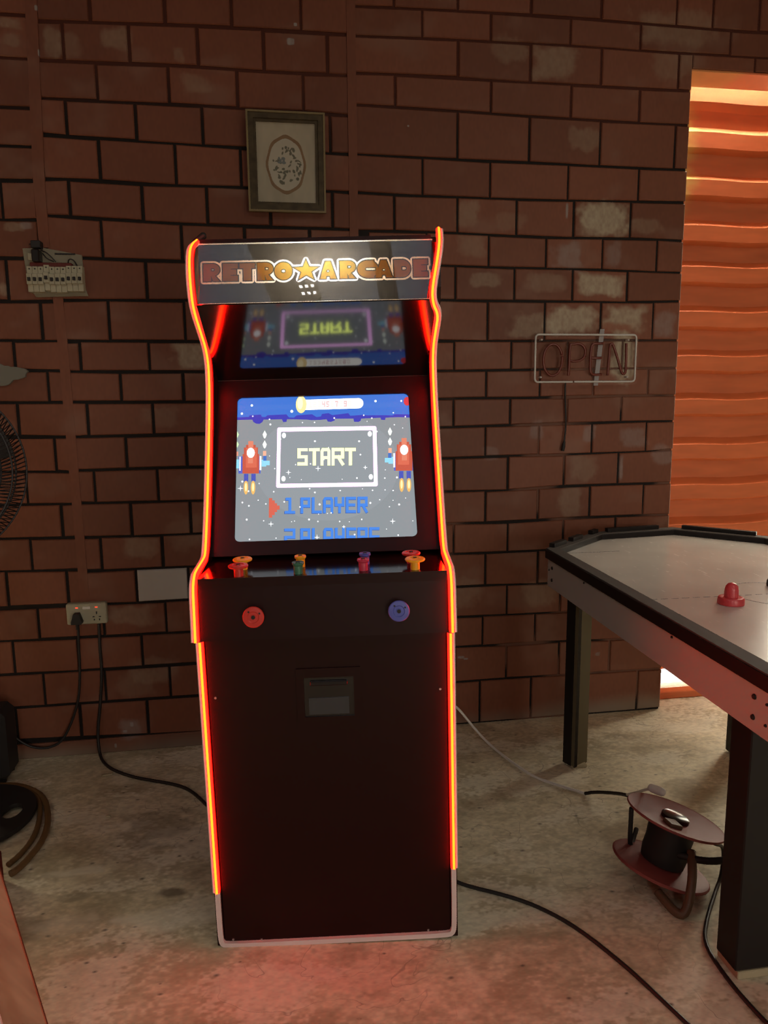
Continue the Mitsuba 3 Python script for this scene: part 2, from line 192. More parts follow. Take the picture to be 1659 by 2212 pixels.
def f_sheet(p, n, uv):
    c = mi.Color3f((0.50, 0.125, 0.042)) * (0.85 + 0.3 * fbm(p.x * 5, p.z * 30, 2.0, 3))
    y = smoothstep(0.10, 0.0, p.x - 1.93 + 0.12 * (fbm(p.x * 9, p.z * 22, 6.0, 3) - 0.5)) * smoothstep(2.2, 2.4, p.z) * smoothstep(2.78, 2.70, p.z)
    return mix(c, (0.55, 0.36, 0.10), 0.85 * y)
def f_wood(p, n, uv):
    g = fbm(p.x * 20 + p.y * 60, p.y * 20 - p.x * 12, p.z * 6, 3)
    return mix((0.26, 0.13, 0.075), (0.46, 0.28, 0.17), g)
def f_hockey(p, n, uv):
    a = fbm(p.x * 5, p.y * 5, 3.0, 3); s = smoothstep(0.80, 0.9, fbm(p.x * 160, p.y * 22, 2.0, 2))
    return mi.Color3f((0.47, 0.46, 0.42)) * (0.86 + 0.24 * a) + 0.14 * s
def f_paper(p, n, uv):
    return mi.Color3f((0.36, 0.33, 0.25)) * (0.84 + 0.28 * fbm(p.x * 30, p.z * 12, 3.0, 3))
def f_oak(p, n, uv):
    return mix((0.030, 0.020, 0.009), (0.075, 0.054, 0.022), fbm(p.x * 40, p.y * 30, p.z * 40, 3))
mat('brick_paint', proc(f_brick), 0.50, 0.22)
mat('joint_paint', proc(f_mortar), 0.7, 0.2)
mat('concrete', proc(f_floor), 0.62, 0.35)
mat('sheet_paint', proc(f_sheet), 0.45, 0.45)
mat('weathered_wood', proc(f_wood), 0.6, 0.3)
mat('hockey_surface', proc(f_hockey), 0.24, 0.55)
mat('aged_paper', proc(f_paper), 0.7, 0.3)
mat('old_oak', proc(f_oak), 0.5, 0.25)
mat('plain_wall', (0.24, 0.12, 0.085), 0.7, 0.3)
mat('dark_roof', (0.10, 0.085, 0.07), 0.7, 0.3)
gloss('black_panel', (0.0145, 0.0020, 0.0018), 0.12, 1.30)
gloss('black_side', (0.014, 0.003, 0.003), 0.05, 1.4)
gloss('black_deck', (0.005, 0.003, 0.003), 0.013, 1.6)
gloss('mirror_acrylic', (0.003, 0.002, 0.002), 0.008, 2.0)
mat('black_matte', (0.012, 0.011, 0.011), 0.55, 0.4)
mat('rubber', (0.016, 0.014, 0.013), 0.6, 0.3)
mat('dark_recess', (0.008, 0.006, 0.006), 0.35, 0.35)
mat('flap_grey', (0.030, 0.033, 0.038), 0.3, 0.5)
mat('silicone', (0.62, 0.52, 0.51), 0.5, 0.4)
mat('white_plastic', (0.60, 0.58, 0.52), 0.4, 0.5)
mat('aged_plastic', (0.20, 0.18, 0.125), 0.45, 0.4)
mat('beige_plastic', (0.33, 0.31, 0.22), 0.45, 0.4)
mat('cement', (0.15, 0.145, 0.12), 0.85, 0.2)
mat('red_plastic', (0.50, 0.030, 0.022), 0.35, 0.5)
mat('yellow_plastic', (0.80, 0.38, 0.018), 0.35, 0.5)
mat('green_plastic', (0.035, 0.14, 0.085), 0.35, 0.5)
mat('blue_plastic', (0.07, 0.085, 0.36), 0.35, 0.5)
mat('pink_plastic', (0.45, 0.035, 0.075), 0.35, 0.5)
mat('steel', (0.45, 0.45, 0.44), 0.35, 0.5, metallic=0.8)
mat('rail_grey', (0.070, 0.064, 0.058), 0.75, 0.2)
mat('rail_black', (0.009, 0.007, 0.007), 0.5, 0.25)
mat('apron_grey', (0.42, 0.40, 0.38), 0.45, 0.4)
mat('leg_olive', (0.11, 0.095, 0.055), 0.6, 0.3)
mat('raw_board', (0.34, 0.29, 0.19), 0.7, 0.3)
mat('mallet_red', (0.52, 0.055, 0.065), 0.3, 0.5)
mat('line_ink', (0.10, 0.10, 0.11), 0.6, 0.3)
mat('chalk', (0.72, 0.70, 0.66), 0.7, 0.2)
mat('reel_red', (0.21, 0.050, 0.043), 0.6, 0.25)
mat('reel_brown', (0.10, 0.055, 0.03), 0.5, 0.4)
mat('cable_black', (0.014, 0.012, 0.012), 0.45, 0.4)
mat('cable_white', (0.68, 0.66, 0.62), 0.5, 0.4)
mat('cable_brown', (0.12, 0.065, 0.025), 0.5, 0.4)
mat('tube_white', (0.46, 0.45, 0.42), 0.4, 0.5)
mat('tube_red', (0.115, 0.022, 0.013), 0.35, 0.5)
mat('gold', (0.16, 0.12, 0.05), 0.4, 0.4)
mat('print_brown', (0.20, 0.13, 0.07), 0.7, 0.3)
mat('print_pale', (0.40, 0.38, 0.31), 0.7, 0.3)
mat('print_green', (0.12, 0.125, 0.09), 0.7, 0.3)
mat('print_blue', (0.15, 0.18, 0.18), 0.7, 0.3)
mat('dark_red', (0.10, 0.016, 0.012), 0.6, 0.3)
scene['clear_pane'] = {'type': 'thindielectric', 'int_ior': 1.5}
scene['pane_acrylic'] = {'type': 'thindielectric', 'int_ior': 1.45}
for k_, c_, t_ in (('film_dark', (0.022, 0.023, 0.026), 1.0), ('film_gold', (0.16, 0.070, 0.021), 1.0), ('film_cream', (0.88, 0.76, 0.58), 1.5), ('film_clear', (0.9, 0.85, 0.7), 1.4)):
    scene[k_] = {'type': 'principledthin', 'base_color': rgb(*c_), 'roughness': 0.6, 'spec_trans': 0.0, 'diff_trans': t_}

# ---------------------------------------------------------------- the room
floor_m = trimesh.Trimesh([[-3.4, -7.2, 0], [4.2, -7.2, 0], [4.2, 0.75, 0], [-3.4, 0.75, 0]], [[0, 1, 2], [0, 2, 3]], process=False)
add('floor', floor_m, 'concrete', kind='structure', label='stained bare concrete floor under the arcade machine')
DOOR_X, DOOR_Z, ROOF = 1.748, 2.747, 4.2
back = [bbox((-3.2, 0.007, 0), (-2.95, 0.15, ROOF)), bbox((-2.95, 0.007, 2.1), (-1.9, 0.15, ROOF)), bbox((-1.9, 0.007, 0), (DOOR_X - .004, 0.15, ROOF)), bbox((DOOR_X - .004, 0.007, DOOR_Z + .004), (3.45, 0.15, ROOF)), bbox((3.45, 0.007, 0), (4.0, 0.15, ROOF))]
W = add('wall_back', cat(back), 'joint_paint', kind='structure', label='red painted block wall with black painted joints')
C = lambda d, k, x: float(np.interp(x, [a for a, _ in d[k]], [b for _, b in d[k]]))
def brick_mesh(x0, x1, zb0, zb1, zt0, zt1, y=0.0, bv=0.0035, back_y=0.009):
    o = V((x0, back_y, zb0), (x1, back_y, zb1), (x1, back_y, zt1), (x0, back_y, zt0))
    e = V((x0, y + bv, zb0), (x1, y + bv, zb1), (x1, y + bv, zt1), (x0, y + bv, zt0))
    i = V((x0 + bv, y, zb0 + bv), (x1 - bv, y, zb1 + bv), (x1 - bv, y, zt1 - bv), (x0 + bv, y, zt0 - bv))
    v = np.vstack([o, e, i]); f = [[8, 9, 10], [8, 10, 11]]
    for a in range(4):
        b = (a + 1) % 4
        f += [[4 + a, 4 + b, 8 + b], [4 + a, 8 + b, 8 + a], [a, b, 4 + b], [a, 4 + b, 4 + a]]
    return trimesh.Trimesh(v, f, process=False)
field = []
def brick(x0, x1, lo, hi, g, seen=True, bsdf='brick_paint', under=''):
    if 'l' in under: x0 -= .008
    if 'r' in under: x1 += .008
    if x1 - x0 < 0.02: return
    gx = g * rng.uniform(0.7, 1.1); a, b = x0 + (0 if 'l' in under else gx), x1 - (0 if 'r' in under else gx); jy = rng.uniform(-0.0012, 0.0012)
    q = lambda fn, x, s: fn(x) + s * g * rng.uniform(0.55, 1.3)
    m = brick_mesh(a, b, q(lo, a, 1), q(lo, b, 1), q(hi, a, -1), q(hi, b, -1), jy)
    if not seen: field.append(m); return
    uv = np.full((len(m.vertices), 2), rng.uniform(0, 1)); uv[:, 1] = rng.uniform(0, 1)
    add(W + '__brick', m, bsdf, uv=uv)
def strip1_l(z): return np.interp(z, [0.65, 1.82, 1.95, 2.03, 2.95], [-0.764, -0.778, -0.80, -0.826, -0.797])
def strip1_r(z): return np.interp(z, [0.65, 1.82, 1.95, 2.03, 2.95], [-0.733, -0.746, -0.77, -0.786, -0.757])
S2L, S2R = 0.337, 0.371
mat('pale_paint', (0.40, 0.37, 0.34), 0.6, 0.3)
mat('half_pale', (0.36, 0.29, 0.23), 0.6, 0.3)
# left of and between the two plaster strips
for k in range(0, 21):
    top = (lambda x, k=k: C(ML, k - 1, x)) if k else (lambda x: C(ML, 0, x) + 0.135)
    bot = lambda x, k=k: C(ML, k, x)
    zc = (top(-0.5) + bot(-0.5)) / 2
    xs = list(MJ[k])
    if k <= 16:
        xs = [float(strip1_r(zc)) + 0.004] + xs
    else:
        xs = [-1.25] + xs
    for a, b in zip(xs[:-1], xs[1:]):
        if k == 16 and abs(b - MJ[16][1]) < 1e-6:
            brick(a, b, bot, top, .0062, bsdf='pale_paint')
        else: brick(a, b, bot, top, .0062, under='l' if k <= 16 and a == xs[0] else '')
    last = xs[-1]
    if k <= 6: brick(last, S2L - .004, bot, top, .0062, under='r')
    else:
        e = last + 0.265; brick(last, e, bot, top, .0062)
        while e < S2L - 0.06:
            n_ = min(e + 0.265, S2L - .004); brick(e, n_, bot, top, .0062, seen=False); e = n_
for k in range(0, 17):
    top = (lambda x, k=k: C(LL, k - 1, x)) if k else (lambda x: C(LL, 0, x) + 0.15)
    bot = lambda x, k=k: C(LL, k, x)
    zc = (top(-0.9) + bot(-0.9)) / 2
    xs = [-1.2 - 0.1 * (k % 2)] + list(LJ.get(k, [])) + [float(strip1_l(zc)) - .004]
    for a, b in zip(xs[:-1], xs[1:]): brick(a, b, bot, top, .0062, under='r' if b == xs[-1] else '')
# right of the second strip, and over the doorway
for k in range(0, 22):
    top = (lambda x, k=k: C(RL, k - 1, x)) if k else (lambda x: C(RL, 0, x) + 0.13)
    bot = (lambda x, k=k: C(RL, k, x)) if k < 21 else (lambda x: 0.004)
    xs = list(RJ[k])
    if k == 2:
        xs_o = [x for x in xs if x > DOOR_X]; xs = [x for x in xs if x <= DOOR_X]
        lint = lambda x: DOOR_Z + 0.002
        for a, b in zip([DOOR_X] + xs_o, xs_o + [2.75]): brick(a, b, lint, top, .0035)
    right = 2.75 if k < 2 else DOOR_X
    xs = [x for x in xs if x < right - 0.03] + [right + (0.004 if right == DOOR_X else 0)]
    if k in (0, 1): xs = xs[:-1] + [xs[-2] + 0.33, 2.75]
    first = xs[0]
    if k <= 6:
        brick(S2R + .004, first, bot, top, .0048, under='l')
    else:
        s = first - 0.235; brick(s, first, bot, top, .0048)
        while s > S2R + 0.05:
            n_ = max(s - 0.235, S2R + .004); brick(n_, s, bot, top, .0048, seen=False); s = n_
    for a, b in zip(xs[:-1], xs[1:]): brick(a, b, bot, top, .0048)
fm = cat(field); add(W + '__brick_field', fm, 'brick_paint', kind='stuff', uv=np.full((len(fm.vertices), 2), 0.5))
def plaster(name, polys, y=-0.004):
    m = ext(Polygon(polys), 0.014); v = m.vertices; m = trimesh.Trimesh(np.c_[v[:, 0], y + 0.014 - v[:, 2], v[:, 1]], m.faces, process=False)
    if m.volume < 0: m.invert()
    return add(W + '__' + name, m, 'brick_paint', uv=np.full((len(m.vertices), 2), 0.55), label='smooth plaster strip covering a wiring chase')
zs = np.linspace(2.0, 3.05, 6); plaster('plaster_strip', [(float(strip1_l(z)), z) for z in zs] + [(float(strip1_r(z)), z) for z in zs[::-1]])
zs = np.linspace(0.64, 1.84, 6); plaster('plaster_strip', [(float(strip1_l(z)) - .002, z) for z in zs] + [(float(strip1_r(z)) + .002, z) for z in zs[::-1]], -0.002)
plaster('plaster_strip', [(S2L, 0.0), (S2R, 0.0), (S2R, 3.1), (S2L, 3.1)])
ft = bbox((-1.9, -0.003, 0.0), (S2L, 0.012, 0.062), 0.003)
add(W + '__plaster_foot', ft, 'brick_paint', uv=np.full((len(ft.vertices), 2), 0.45), label='plain painted strip along the foot of the wall')
# crumbling cement around a pipe end at the left edge of the view
cp = []
for i in range(26):
    a = i / 26 * 2 * math.pi; r = 1 + 0.22 * math.sin(3 * a + 1) + rng.uniform(-.12, .12)
    cp.append((-0.965 + 0.058 * r * math.cos(a), 1.54 + 0.036 * r * math.sin(a)))
m = ext(Polygon(cp), 0.02); v = m.vertices; m.vertices = np.c_[v[:, 0], 0.006 - v[:, 2], v[:, 1]]; m.invert()
add(W + '__cement_patch', m, 'cement', label='rough grey cement patch')
add('wall_left', bbox((-3.3, -7, 0), (-3.2, 0.15, ROOF)), 'plain_wall', kind='structure')
add('wall_right', bbox((4.0, -7, 0), (4.1, 0.75, ROOF)), 'plain_wall', kind='structure')
WX0, WX1, WZ0, WZ1 = -0.95, -0.35, 1.75, 2.65
DX0, DX1, DZ1 = 1.3, 3.3, 2.2
add('wall_rear', cat([bbox((-3.3, -7.1, 0), (WX0, -7, ROOF)), bbox((WX1, -7.1, 0), (DX0, -7, ROOF)), bbox((DX0, -7.1, DZ1), (DX1, -7, ROOF)), bbox((DX1, -7.1, 0), (4.1, -7, ROOF)), bbox((WX0, -7.1, 0), (WX1, -7, WZ0)), bbox((WX0, -7.1, WZ1), (WX1, -7, ROOF))]), 'plain_wall', kind='structure')
win = frame(flat(sbox(WX0, WZ0, WX1, WZ1)), (0, -7.05, 0), (-1, 0, 0), (0, 0, 1)); win.vertices[:, 0] *= -1; win.invert()
add('window_1', win, 'black_matte', kind='structure', emitter=glow(REAR_LIGHT))
win = frame(flat(sbox(DX0, 0, DX1, DZ1)), (0, -7.05, 0), (-1, 0, 0), (0, 0, 1)); win.vertices[:, 0] *= -1; win.invert()
add('added_door_1', win, 'black_matte', kind='structure', emitter=glow(ADDED_DOOR_LIGHT))  # added light panel for the lower wall, table and floor
# roof with translucent sheets; the outermost two are added as floor fill
panes = [(-3.1, -2.25), (-2.1, -0.98), (-0.55, -0.06), (0.10, 0.62), (1.6, 3.4)]
y0p, y1p = -5.6, -3.0
roof = [bbox((-3.3, -7.1, ROOF), (4.1, y0p, ROOF + .05)), bbox((-3.3, y1p, ROOF), (4.1, 0.16, ROOF + .05)), bbox((-3.3, y0p, ROOF), (panes[0][0], y1p, ROOF + .05)), bbox((panes[-1][1], y0p, ROOF), (4.1, y1p, ROOF + .05))]
for (a, b), (c, d) in zip(panes[:-1], panes[1:]): roof.append(bbox((b, y0p, ROOF), (c, y1p, ROOF + .05)))
add('ceiling', cat(roof), 'dark_roof', kind='structure')
for i, (a, b) in enumerate(panes):
    m = trimesh.Trimesh([[a, y0p, ROOF + .02], [b, y0p, ROOF + .02], [b, y1p, ROOF + .02], [a, y1p, ROOF + .02]], [[0, 2, 1], [0, 3, 2]], process=False)
    add(f'window_{i + 2}', m, 'black_matte', kind='structure', emitter=glow(ROOF_LIGHT if 0 < i < 4 else ADDED_ROOF_LIGHT))  # first and last pane are added fill lights
add('shade_beam_2', bbox((-3.2, -3.45, 1.99), (4.0, -3.25, 2.8), .01), 'dark_roof', kind='structure')      # unseen deep beam added behind the camera to shade the upper wall
holes = []
for x in (-.687, -.638, -.589):
    for y in (-4.60, -4.70): holes.append(trimesh.Trimesh([[x - .013, y - .02, ROOF - .004], [x + .013, y - .02, ROOF - .004], [x + .013, y + .02, ROOF - .004], [x - .013, y + .02, ROOF - .004]], [[0, 2, 1], [0, 3, 2]], process=False))
add('ceiling__vent_holes', cat(holes), 'black_matte', emitter=glow((45, 45, 45)))
# the narrow alley behind the doorway: corrugated sheet, daylight from above and from its open end
AY, AX0, AX1, AZ = 0.36, 1.15, 2.62, 3.0
zz, yy = [], []
ridges = [2.645, 2.438, 2.235, 2.049, 1.843, 1.636, 1.429, 1.212, 1.012, 0.813, 0.61, 0.41, 0.21]
zz += [3.1, 2.80, 2.765, 2.735]; yy += [AY - .004, AY - .012, AY - .014, AY + .014]
for t in ridges:
    zz += [t + .022, t - .012, t - .080, t - .094]; yy += [AY + .024, AY - .022, AY - .022, AY + .024]
zz.append(0.04); yy.append(AY + .016)
n = len(zz); xs = np.linspace(AX0, AX1, 40); v = []; zz[-1] = 0.040
for x in xs:
    wob = 0.004 * math.sin(x * 5.1) + 0.003 * math.sin(x * 13)
    v += [(x, y, z + wob) for y, z in zip(yy, zz)]
f = []
for i in range(len(xs) - 1):
    for j in range(n - 1):
        a, b, c, d = i * n + j, (i + 1) * n + j, (i + 1) * n + j + 1, i * n + j + 1
        f += [[a, c, b], [a, d, c]]
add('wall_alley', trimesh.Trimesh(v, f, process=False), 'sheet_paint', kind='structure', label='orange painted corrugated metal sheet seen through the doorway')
add('trim_1', bbox((DOOR_X - .02, 0.10, 0.0), (3.45, 0.155, 0.035), 0.004), 'sheet_paint', kind='structure', label='low orange strip across the doorway')  # low strip in the sheet's colour across the doorway
m = trimesh.Trimesh([[AX0, 0.22, AZ], [AX1, 0.22, AZ], [AX1, AY - .02, AZ], [AX0, AY - .02, AZ]], [[0, 2, 1], [0, 3, 2]], process=False)
add('window_7', m, 'black_matte', kind='structure', emitter=glow(ALLEY_LIGHT))
m = trimesh.Trimesh([[AX0, 0.16, 0.02], [AX0, AY, 0.02], [AX0, AY, AZ], [AX0, 0.16, AZ]], [[0, 1, 2], [0, 2, 3]], process=False)
add('window_8', m, 'black_matte', kind='structure', emitter=glow(ALLEY_END_LIGHT))
m = trimesh.Trimesh([[AX0, AY + .03, 0.0], [AX1, AY + .03, 0.0], [AX1, AY + .03, .040], [AX0, AY + .03, .040]], [[0, 1, 2], [0, 2, 3]], process=False)
add('window_9', m, 'black_matte', kind='structure', emitter=glow(ALLEY_GAP_LIGHT))
add(W + '__door_reveal', bbox((DOOR_X - .003, 0.004, DOOR_Z - .004), (3.45, 0.152, DOOR_Z + .004), .002), 'sheet_paint', label='orange painted underside of the lintel')
add(W + '__door_reveal', bbox((DOOR_X - .006, 0.006, 0.035), (DOOR_X + .001, 0.152, DOOR_Z - .004), .002), 'sheet_paint', label='orange painted side of the doorway')
m = trimesh.Trimesh([[AX1 + .02, 0.60, 0.0], [3.6, 0.60, 0.0], [3.6, 0.60, 2.6], [AX1 + .02, 0.60, 2.6]], [[0, 1, 2], [0, 2, 3]], process=False)
add('door_2', m, 'black_matte', kind='structure', emitter=glow(OUTSIDE_LIGHT))
m = trimesh.Trimesh([[-3.1, 0.60, 0.0], [-1.8, 0.60, 0.0], [-1.8, 0.60, 2.1], [-3.1, 0.60, 2.1]], [[0, 1, 2], [0, 2, 3]], process=False)
add('added_door_3', m, 'black_matte', kind='structure', emitter=glow(ADDED_LEFT_LIGHT))  # added light panel, fills the floor left of the machine

# ---------------------------------------------------------------- the arcade cabinet
# built in its own axes: x to the right, y into the machine, z up; the origin is the foot of its front, midway
CAB_O = V(0.13887, -1.2265, 0.0)
CAB_M = np.array([[0.99272, 0.11907, -0.01786], [-0.11905, 0.99289, 0.00214], [0.01799, 0.0, 0.99984]])   # columns: x, y, z
def cab(m): m = m.copy(); m.vertices = CAB_O + m.vertices @ CAB_M.T; return m
A = 'arcade_cabinet'
tag(A, 'tall black arcade machine outlined in glowing red neon with lit screen', 'arcade machine')
def part(name, m, bsdf, smooth=False, label=None, parent=A, **more):
    return add(parent + '__' + name, cab(m), bsdf, smooth, label, **more)
IN, OUT = 0.303, 0.3215
side = [(0, 0), (0, .856), (-.040, .864), (-.028, .997), (-.006, 1.016), (.110, 1.032), (.145, 1.062), (.205, 1.17), (.295, 1.38), (.332, 1.50), (.334, 1.535), (.322, 1.57),
        (.262, 1.630), (.186, 1.680), (.172, 1.715), (.169, 1.76), (.177, 1.80), (.205, 1.832), (.262, 1.856), (.62, 1.856), (.62, 0)]
for s in (-1, 1):
    part('side_panel', prism_x(side, *sorted((s * IN, s * OUT))), 'black_side', label='left black side board' if s < 0 else 'right black side board')
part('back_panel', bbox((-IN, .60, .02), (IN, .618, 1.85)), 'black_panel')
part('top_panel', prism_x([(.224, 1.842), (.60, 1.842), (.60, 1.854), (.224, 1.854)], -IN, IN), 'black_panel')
part('base', bbox((-IN, .012, 0.0), (IN, .60, .03), .002), 'black_matte')
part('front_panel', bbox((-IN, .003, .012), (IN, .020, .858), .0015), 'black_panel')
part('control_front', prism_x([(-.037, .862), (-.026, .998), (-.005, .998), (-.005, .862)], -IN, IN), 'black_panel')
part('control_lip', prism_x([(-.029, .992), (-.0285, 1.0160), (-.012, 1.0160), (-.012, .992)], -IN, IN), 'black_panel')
part('control_deck', prism_x([(-.0285, 1.006), (-.0285, 1.0165), (.165, 1.0235), (.165, 1.012)], -IN, IN), 'black_deck', label='glossy black control deck')
for x, z in ((-.205, .016), (.242, .019), (-.28, .02), (.285, .70), (-.285, .70)):
    part('screw', axis_to(cyl((0, 0, 0), (0, 0, .002), .003, 10), (x, .003, z), (0, -1, 0)), 'steel')
# bezel and screen lie on one plane leaning back
BO, BV = V(0, .158, 1.0300), V(0, .2475, .4657); BL = float(np.linalg.norm(BV))
lean = lambda m, off=0.0: frame(m, BO + off * V(0, -.883, .469), (1, 0, 0), BV)
tv = lambda z: (z - 1.0300) / .4657 * BL
hole = Polygon([(-.2438, tv(1.0650)), (.2482, tv(1.0640)), (.2452, tv(1.4480)), (-.2466, tv(1.4480))]).buffer(-.014).buffer(.014, quad_segs=5)
bez = Polygon([(-IN, 0), (IN, 0), (IN, BL), (-IN, BL)]).difference(hole)
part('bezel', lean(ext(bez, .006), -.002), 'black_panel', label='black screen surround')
# mirror panel from the top of the bezel forward to the marquee
MO, MV = V(0, .4035, 1.4995), V(0, -.2365, .1840); ML_ = float(np.linalg.norm(MV))
part('upper_panel', frame(ext(sbox(-IN, 0, IN, ML_), .004), MO + .002 * V(0, .614, .789), (1, 0, 0), MV).copy(), 'mirror_acrylic', label='glossy black panel reflecting the screen')
part('seam', cyl((-IN, .402, 1.4985), (IN, .402, 1.4985), .002, 8), 'black_matte')
# the picture on the screen: flat shapes, each with its own light, cut so that none lies over another
def homography(src, dst):
    a = []
    for (x, y), (u, w) in zip(src, dst): a += [[x, y, 1, 0, 0, 0, -u * x, -u * y, -u], [0, 0, 0, x, y, 1, -w * x, -w * y, -w]]
    return np.linalg.svd(np.array(a, float))[2][-1].reshape(3, 3)
# artwork units run 0..1400 across and 0..1130 down the visible picture
ART = homography([(118, 105), (1448, 78), (1515, 1185), (105, 1230)], [(-.2458, tv(1.4479)), (.2443, tv(1.4477)), (.2472, tv(1.0642)), (-.2428, tv(1.0655))])
def art(poly):
    def one(cs):
        q = np.c_[np.array(cs), np.ones(len(cs))] @ ART.T; return q[:, :2] / q[:, 2:]
    return unary_union([Polygon(one(g.exterior.coords), [one(i.coords) for i in g.interiors]) for g in getattr(poly, 'geoms', [poly])])
shapes = []
def draw(poly, c): shapes.append((art(poly), c))
def rect(x0, y0, x1, y1, c): draw(sbox(x0, y0, x1, y1), c)
def blob(x, y, rx, ry, c, n=6): draw(affinity.scale(Point(x, y).buffer(1, quad_segs=n), rx, ry), c)
WHITE, GREY = (1.25, 1.3, 1.35), (0.275, 0.315, 0.335)
rect(60, 40, 1560, 1300, GREY)
blob(815, 640, 560, 420, (0.30, 0.34, 0.365), 16)
sky_edge = [(60, 40), (1560, 40), (1560, 240), (1345, 236), (1330, 245), (1270, 243), (1120, 243), (1105, 235), (1085, 240), (1000, 246), (985, 225), (860, 240), (830, 224), (780, 230), (770, 250), (735, 254), (700, 232), (580, 240), (560, 258), (520, 256), (500, 232), (350, 238), (335, 252), (305, 250), (300, 232), (210, 238), (205, 250), (60, 256)]
BLUE, NIGHT = (0.045, 0.19, 0.70), (0.045, 0.05, 0.50)
draw(Polygon([(60, 200), (1560, 190), (1560, 258), (1460, 262), (1380, 258), (1275, 262), (1270, 280), (1240, 278), (1236, 262), (1085, 268), (1080, 285), (1065, 294), (1030, 292), (1025, 268), (880, 268), (878, 282), (850, 292), (825, 290), (815, 272), (770, 276), (700, 278), (660, 274), (610, 272), (505, 270), (500, 290), (475, 292), (465, 270), (320, 272), (312, 290), (290, 305), (262, 303), (240, 290), (232, 272), (60, 274)]), NIGHT)
draw(Polygon(sky_edge), BLUE)
draw(Polygon([(60, 160), (1560, 140), (1560, 178), (60, 200)]), (0.055, 0.20, 0.70))
draw(LineString([(650, 158), (1062, 148)]).buffer(41), (1.5, 1.45, 1.35))
blob(615, 155, 42, 68, (1.25, 0.92, 0.42), 8); blob(607, 145, 22, 48, (1.5, 1.25, 0.75), 8)
blob(1443, 135, 27, 34, (0.75, 0.045, 0.06), 8)
FONT = {'S': '01111 10000 01110 00001 11110', 'T': '11111 00100 00100 00100 00100', 'A': '01110 10001 11111 10001 10001', 'R': '11110 10001 11110 10010 10001',
        '1': '01100 00100 00100 00100 11111', '2': '11111 00001 11111 10000 11111', 'P': '11111 10001 11111 10000 10000', 'L': '10000 10000 10000 10000 11111',
        'Y': '10001 10001 01110 00100 00100', 'E': '11111 10000 11110 10000 11111', '3': '1111 0001 0111 0001 1111', '4': '1001 1001 1111 0001 0001', '5': '1111 1000 1110 0001 1110', '6': '1111 1000 1111 1001 1111', '7': '1111 0001 0010 0010 0010',
        '8': '1111 1001 0110 1001 1111', '9': '1111 1001 1111 0001 1111', '0': '1111 1001 1001 1001 1111'}
def letter(ch, x0, x1, y0, y1, c, grow=1.0):
    rows = FONT[ch].split(); n, k = len(rows), len(rows[0]); w, h = (x1 - x0) / k, (y1 - y0) / n
    draw(unary_union([sbox(x0 + j * w - .6, y0 + i * h - .6, x0 + (j + 1) * w + .6, y0 + (i + 1) * h + .6) for i in range(n) for j in range(k) if rows[i][j] == '1']), c)
STROKES = {'S': [[(1, 0), (0, 0), (0, .5), (1, .5), (1, 1), (0, 1)]], 'T': [[(0, 0), (1, 0)], [(.5, 0), (.5, 1)]], 'A': [[(0, 1), (0, .12), (.12, 0), (.88, 0), (1, .12), (1, 1)], [(0, .56), (1, .56)]], 'R': [[(0, 1), (0, 0), (1, 0), (1, .52), (0, .52)], [(.55, .52), (.78, .78), (1, 1)]],
    '1': [[(.12, 0), (.5, 0), (.5, 1)], [(0, 1), (1, 1)]], '2': [[(0, 0), (1, 0), (1, .5), (0, .5), (0, 1), (1, 1)]], 'P': [[(0, 1), (0, 0), (1, 0), (1, .55), (0, .55)]], 'L': [[(0, 0), (0, 1), (1, 1)]], 'Y': [[(0, 0), (0, .5), (1, .5), (1, 0)], [(.5, .5), (.5, 1)]], 'E': [[(1, 0), (0, 0), (0, 1), (1, 1)], [(0, .5), (.9, .5)]]}
def stroke(ch, x0, x1, y0, y1, c, w):
    draw(unary_union([LineString([(x0 + w + (x1 - x0 - 2 * w) * x, y0 + w + (y1 - y0 - 2 * w) * y) for x, y in l]).buffer(w, cap_style=3, join_style=2) for l in STROKES[ch]]), c)
for i, ch in enumerate('1234567890'):
    letter(ch, 678 + i * 34, 700 + i * 34, 133 - i * .6, 178 - i * .6, (0.95, 0.62, 0.62) if i in (3, 4, 6, 8) else (1.15, 0.98, 0.92))
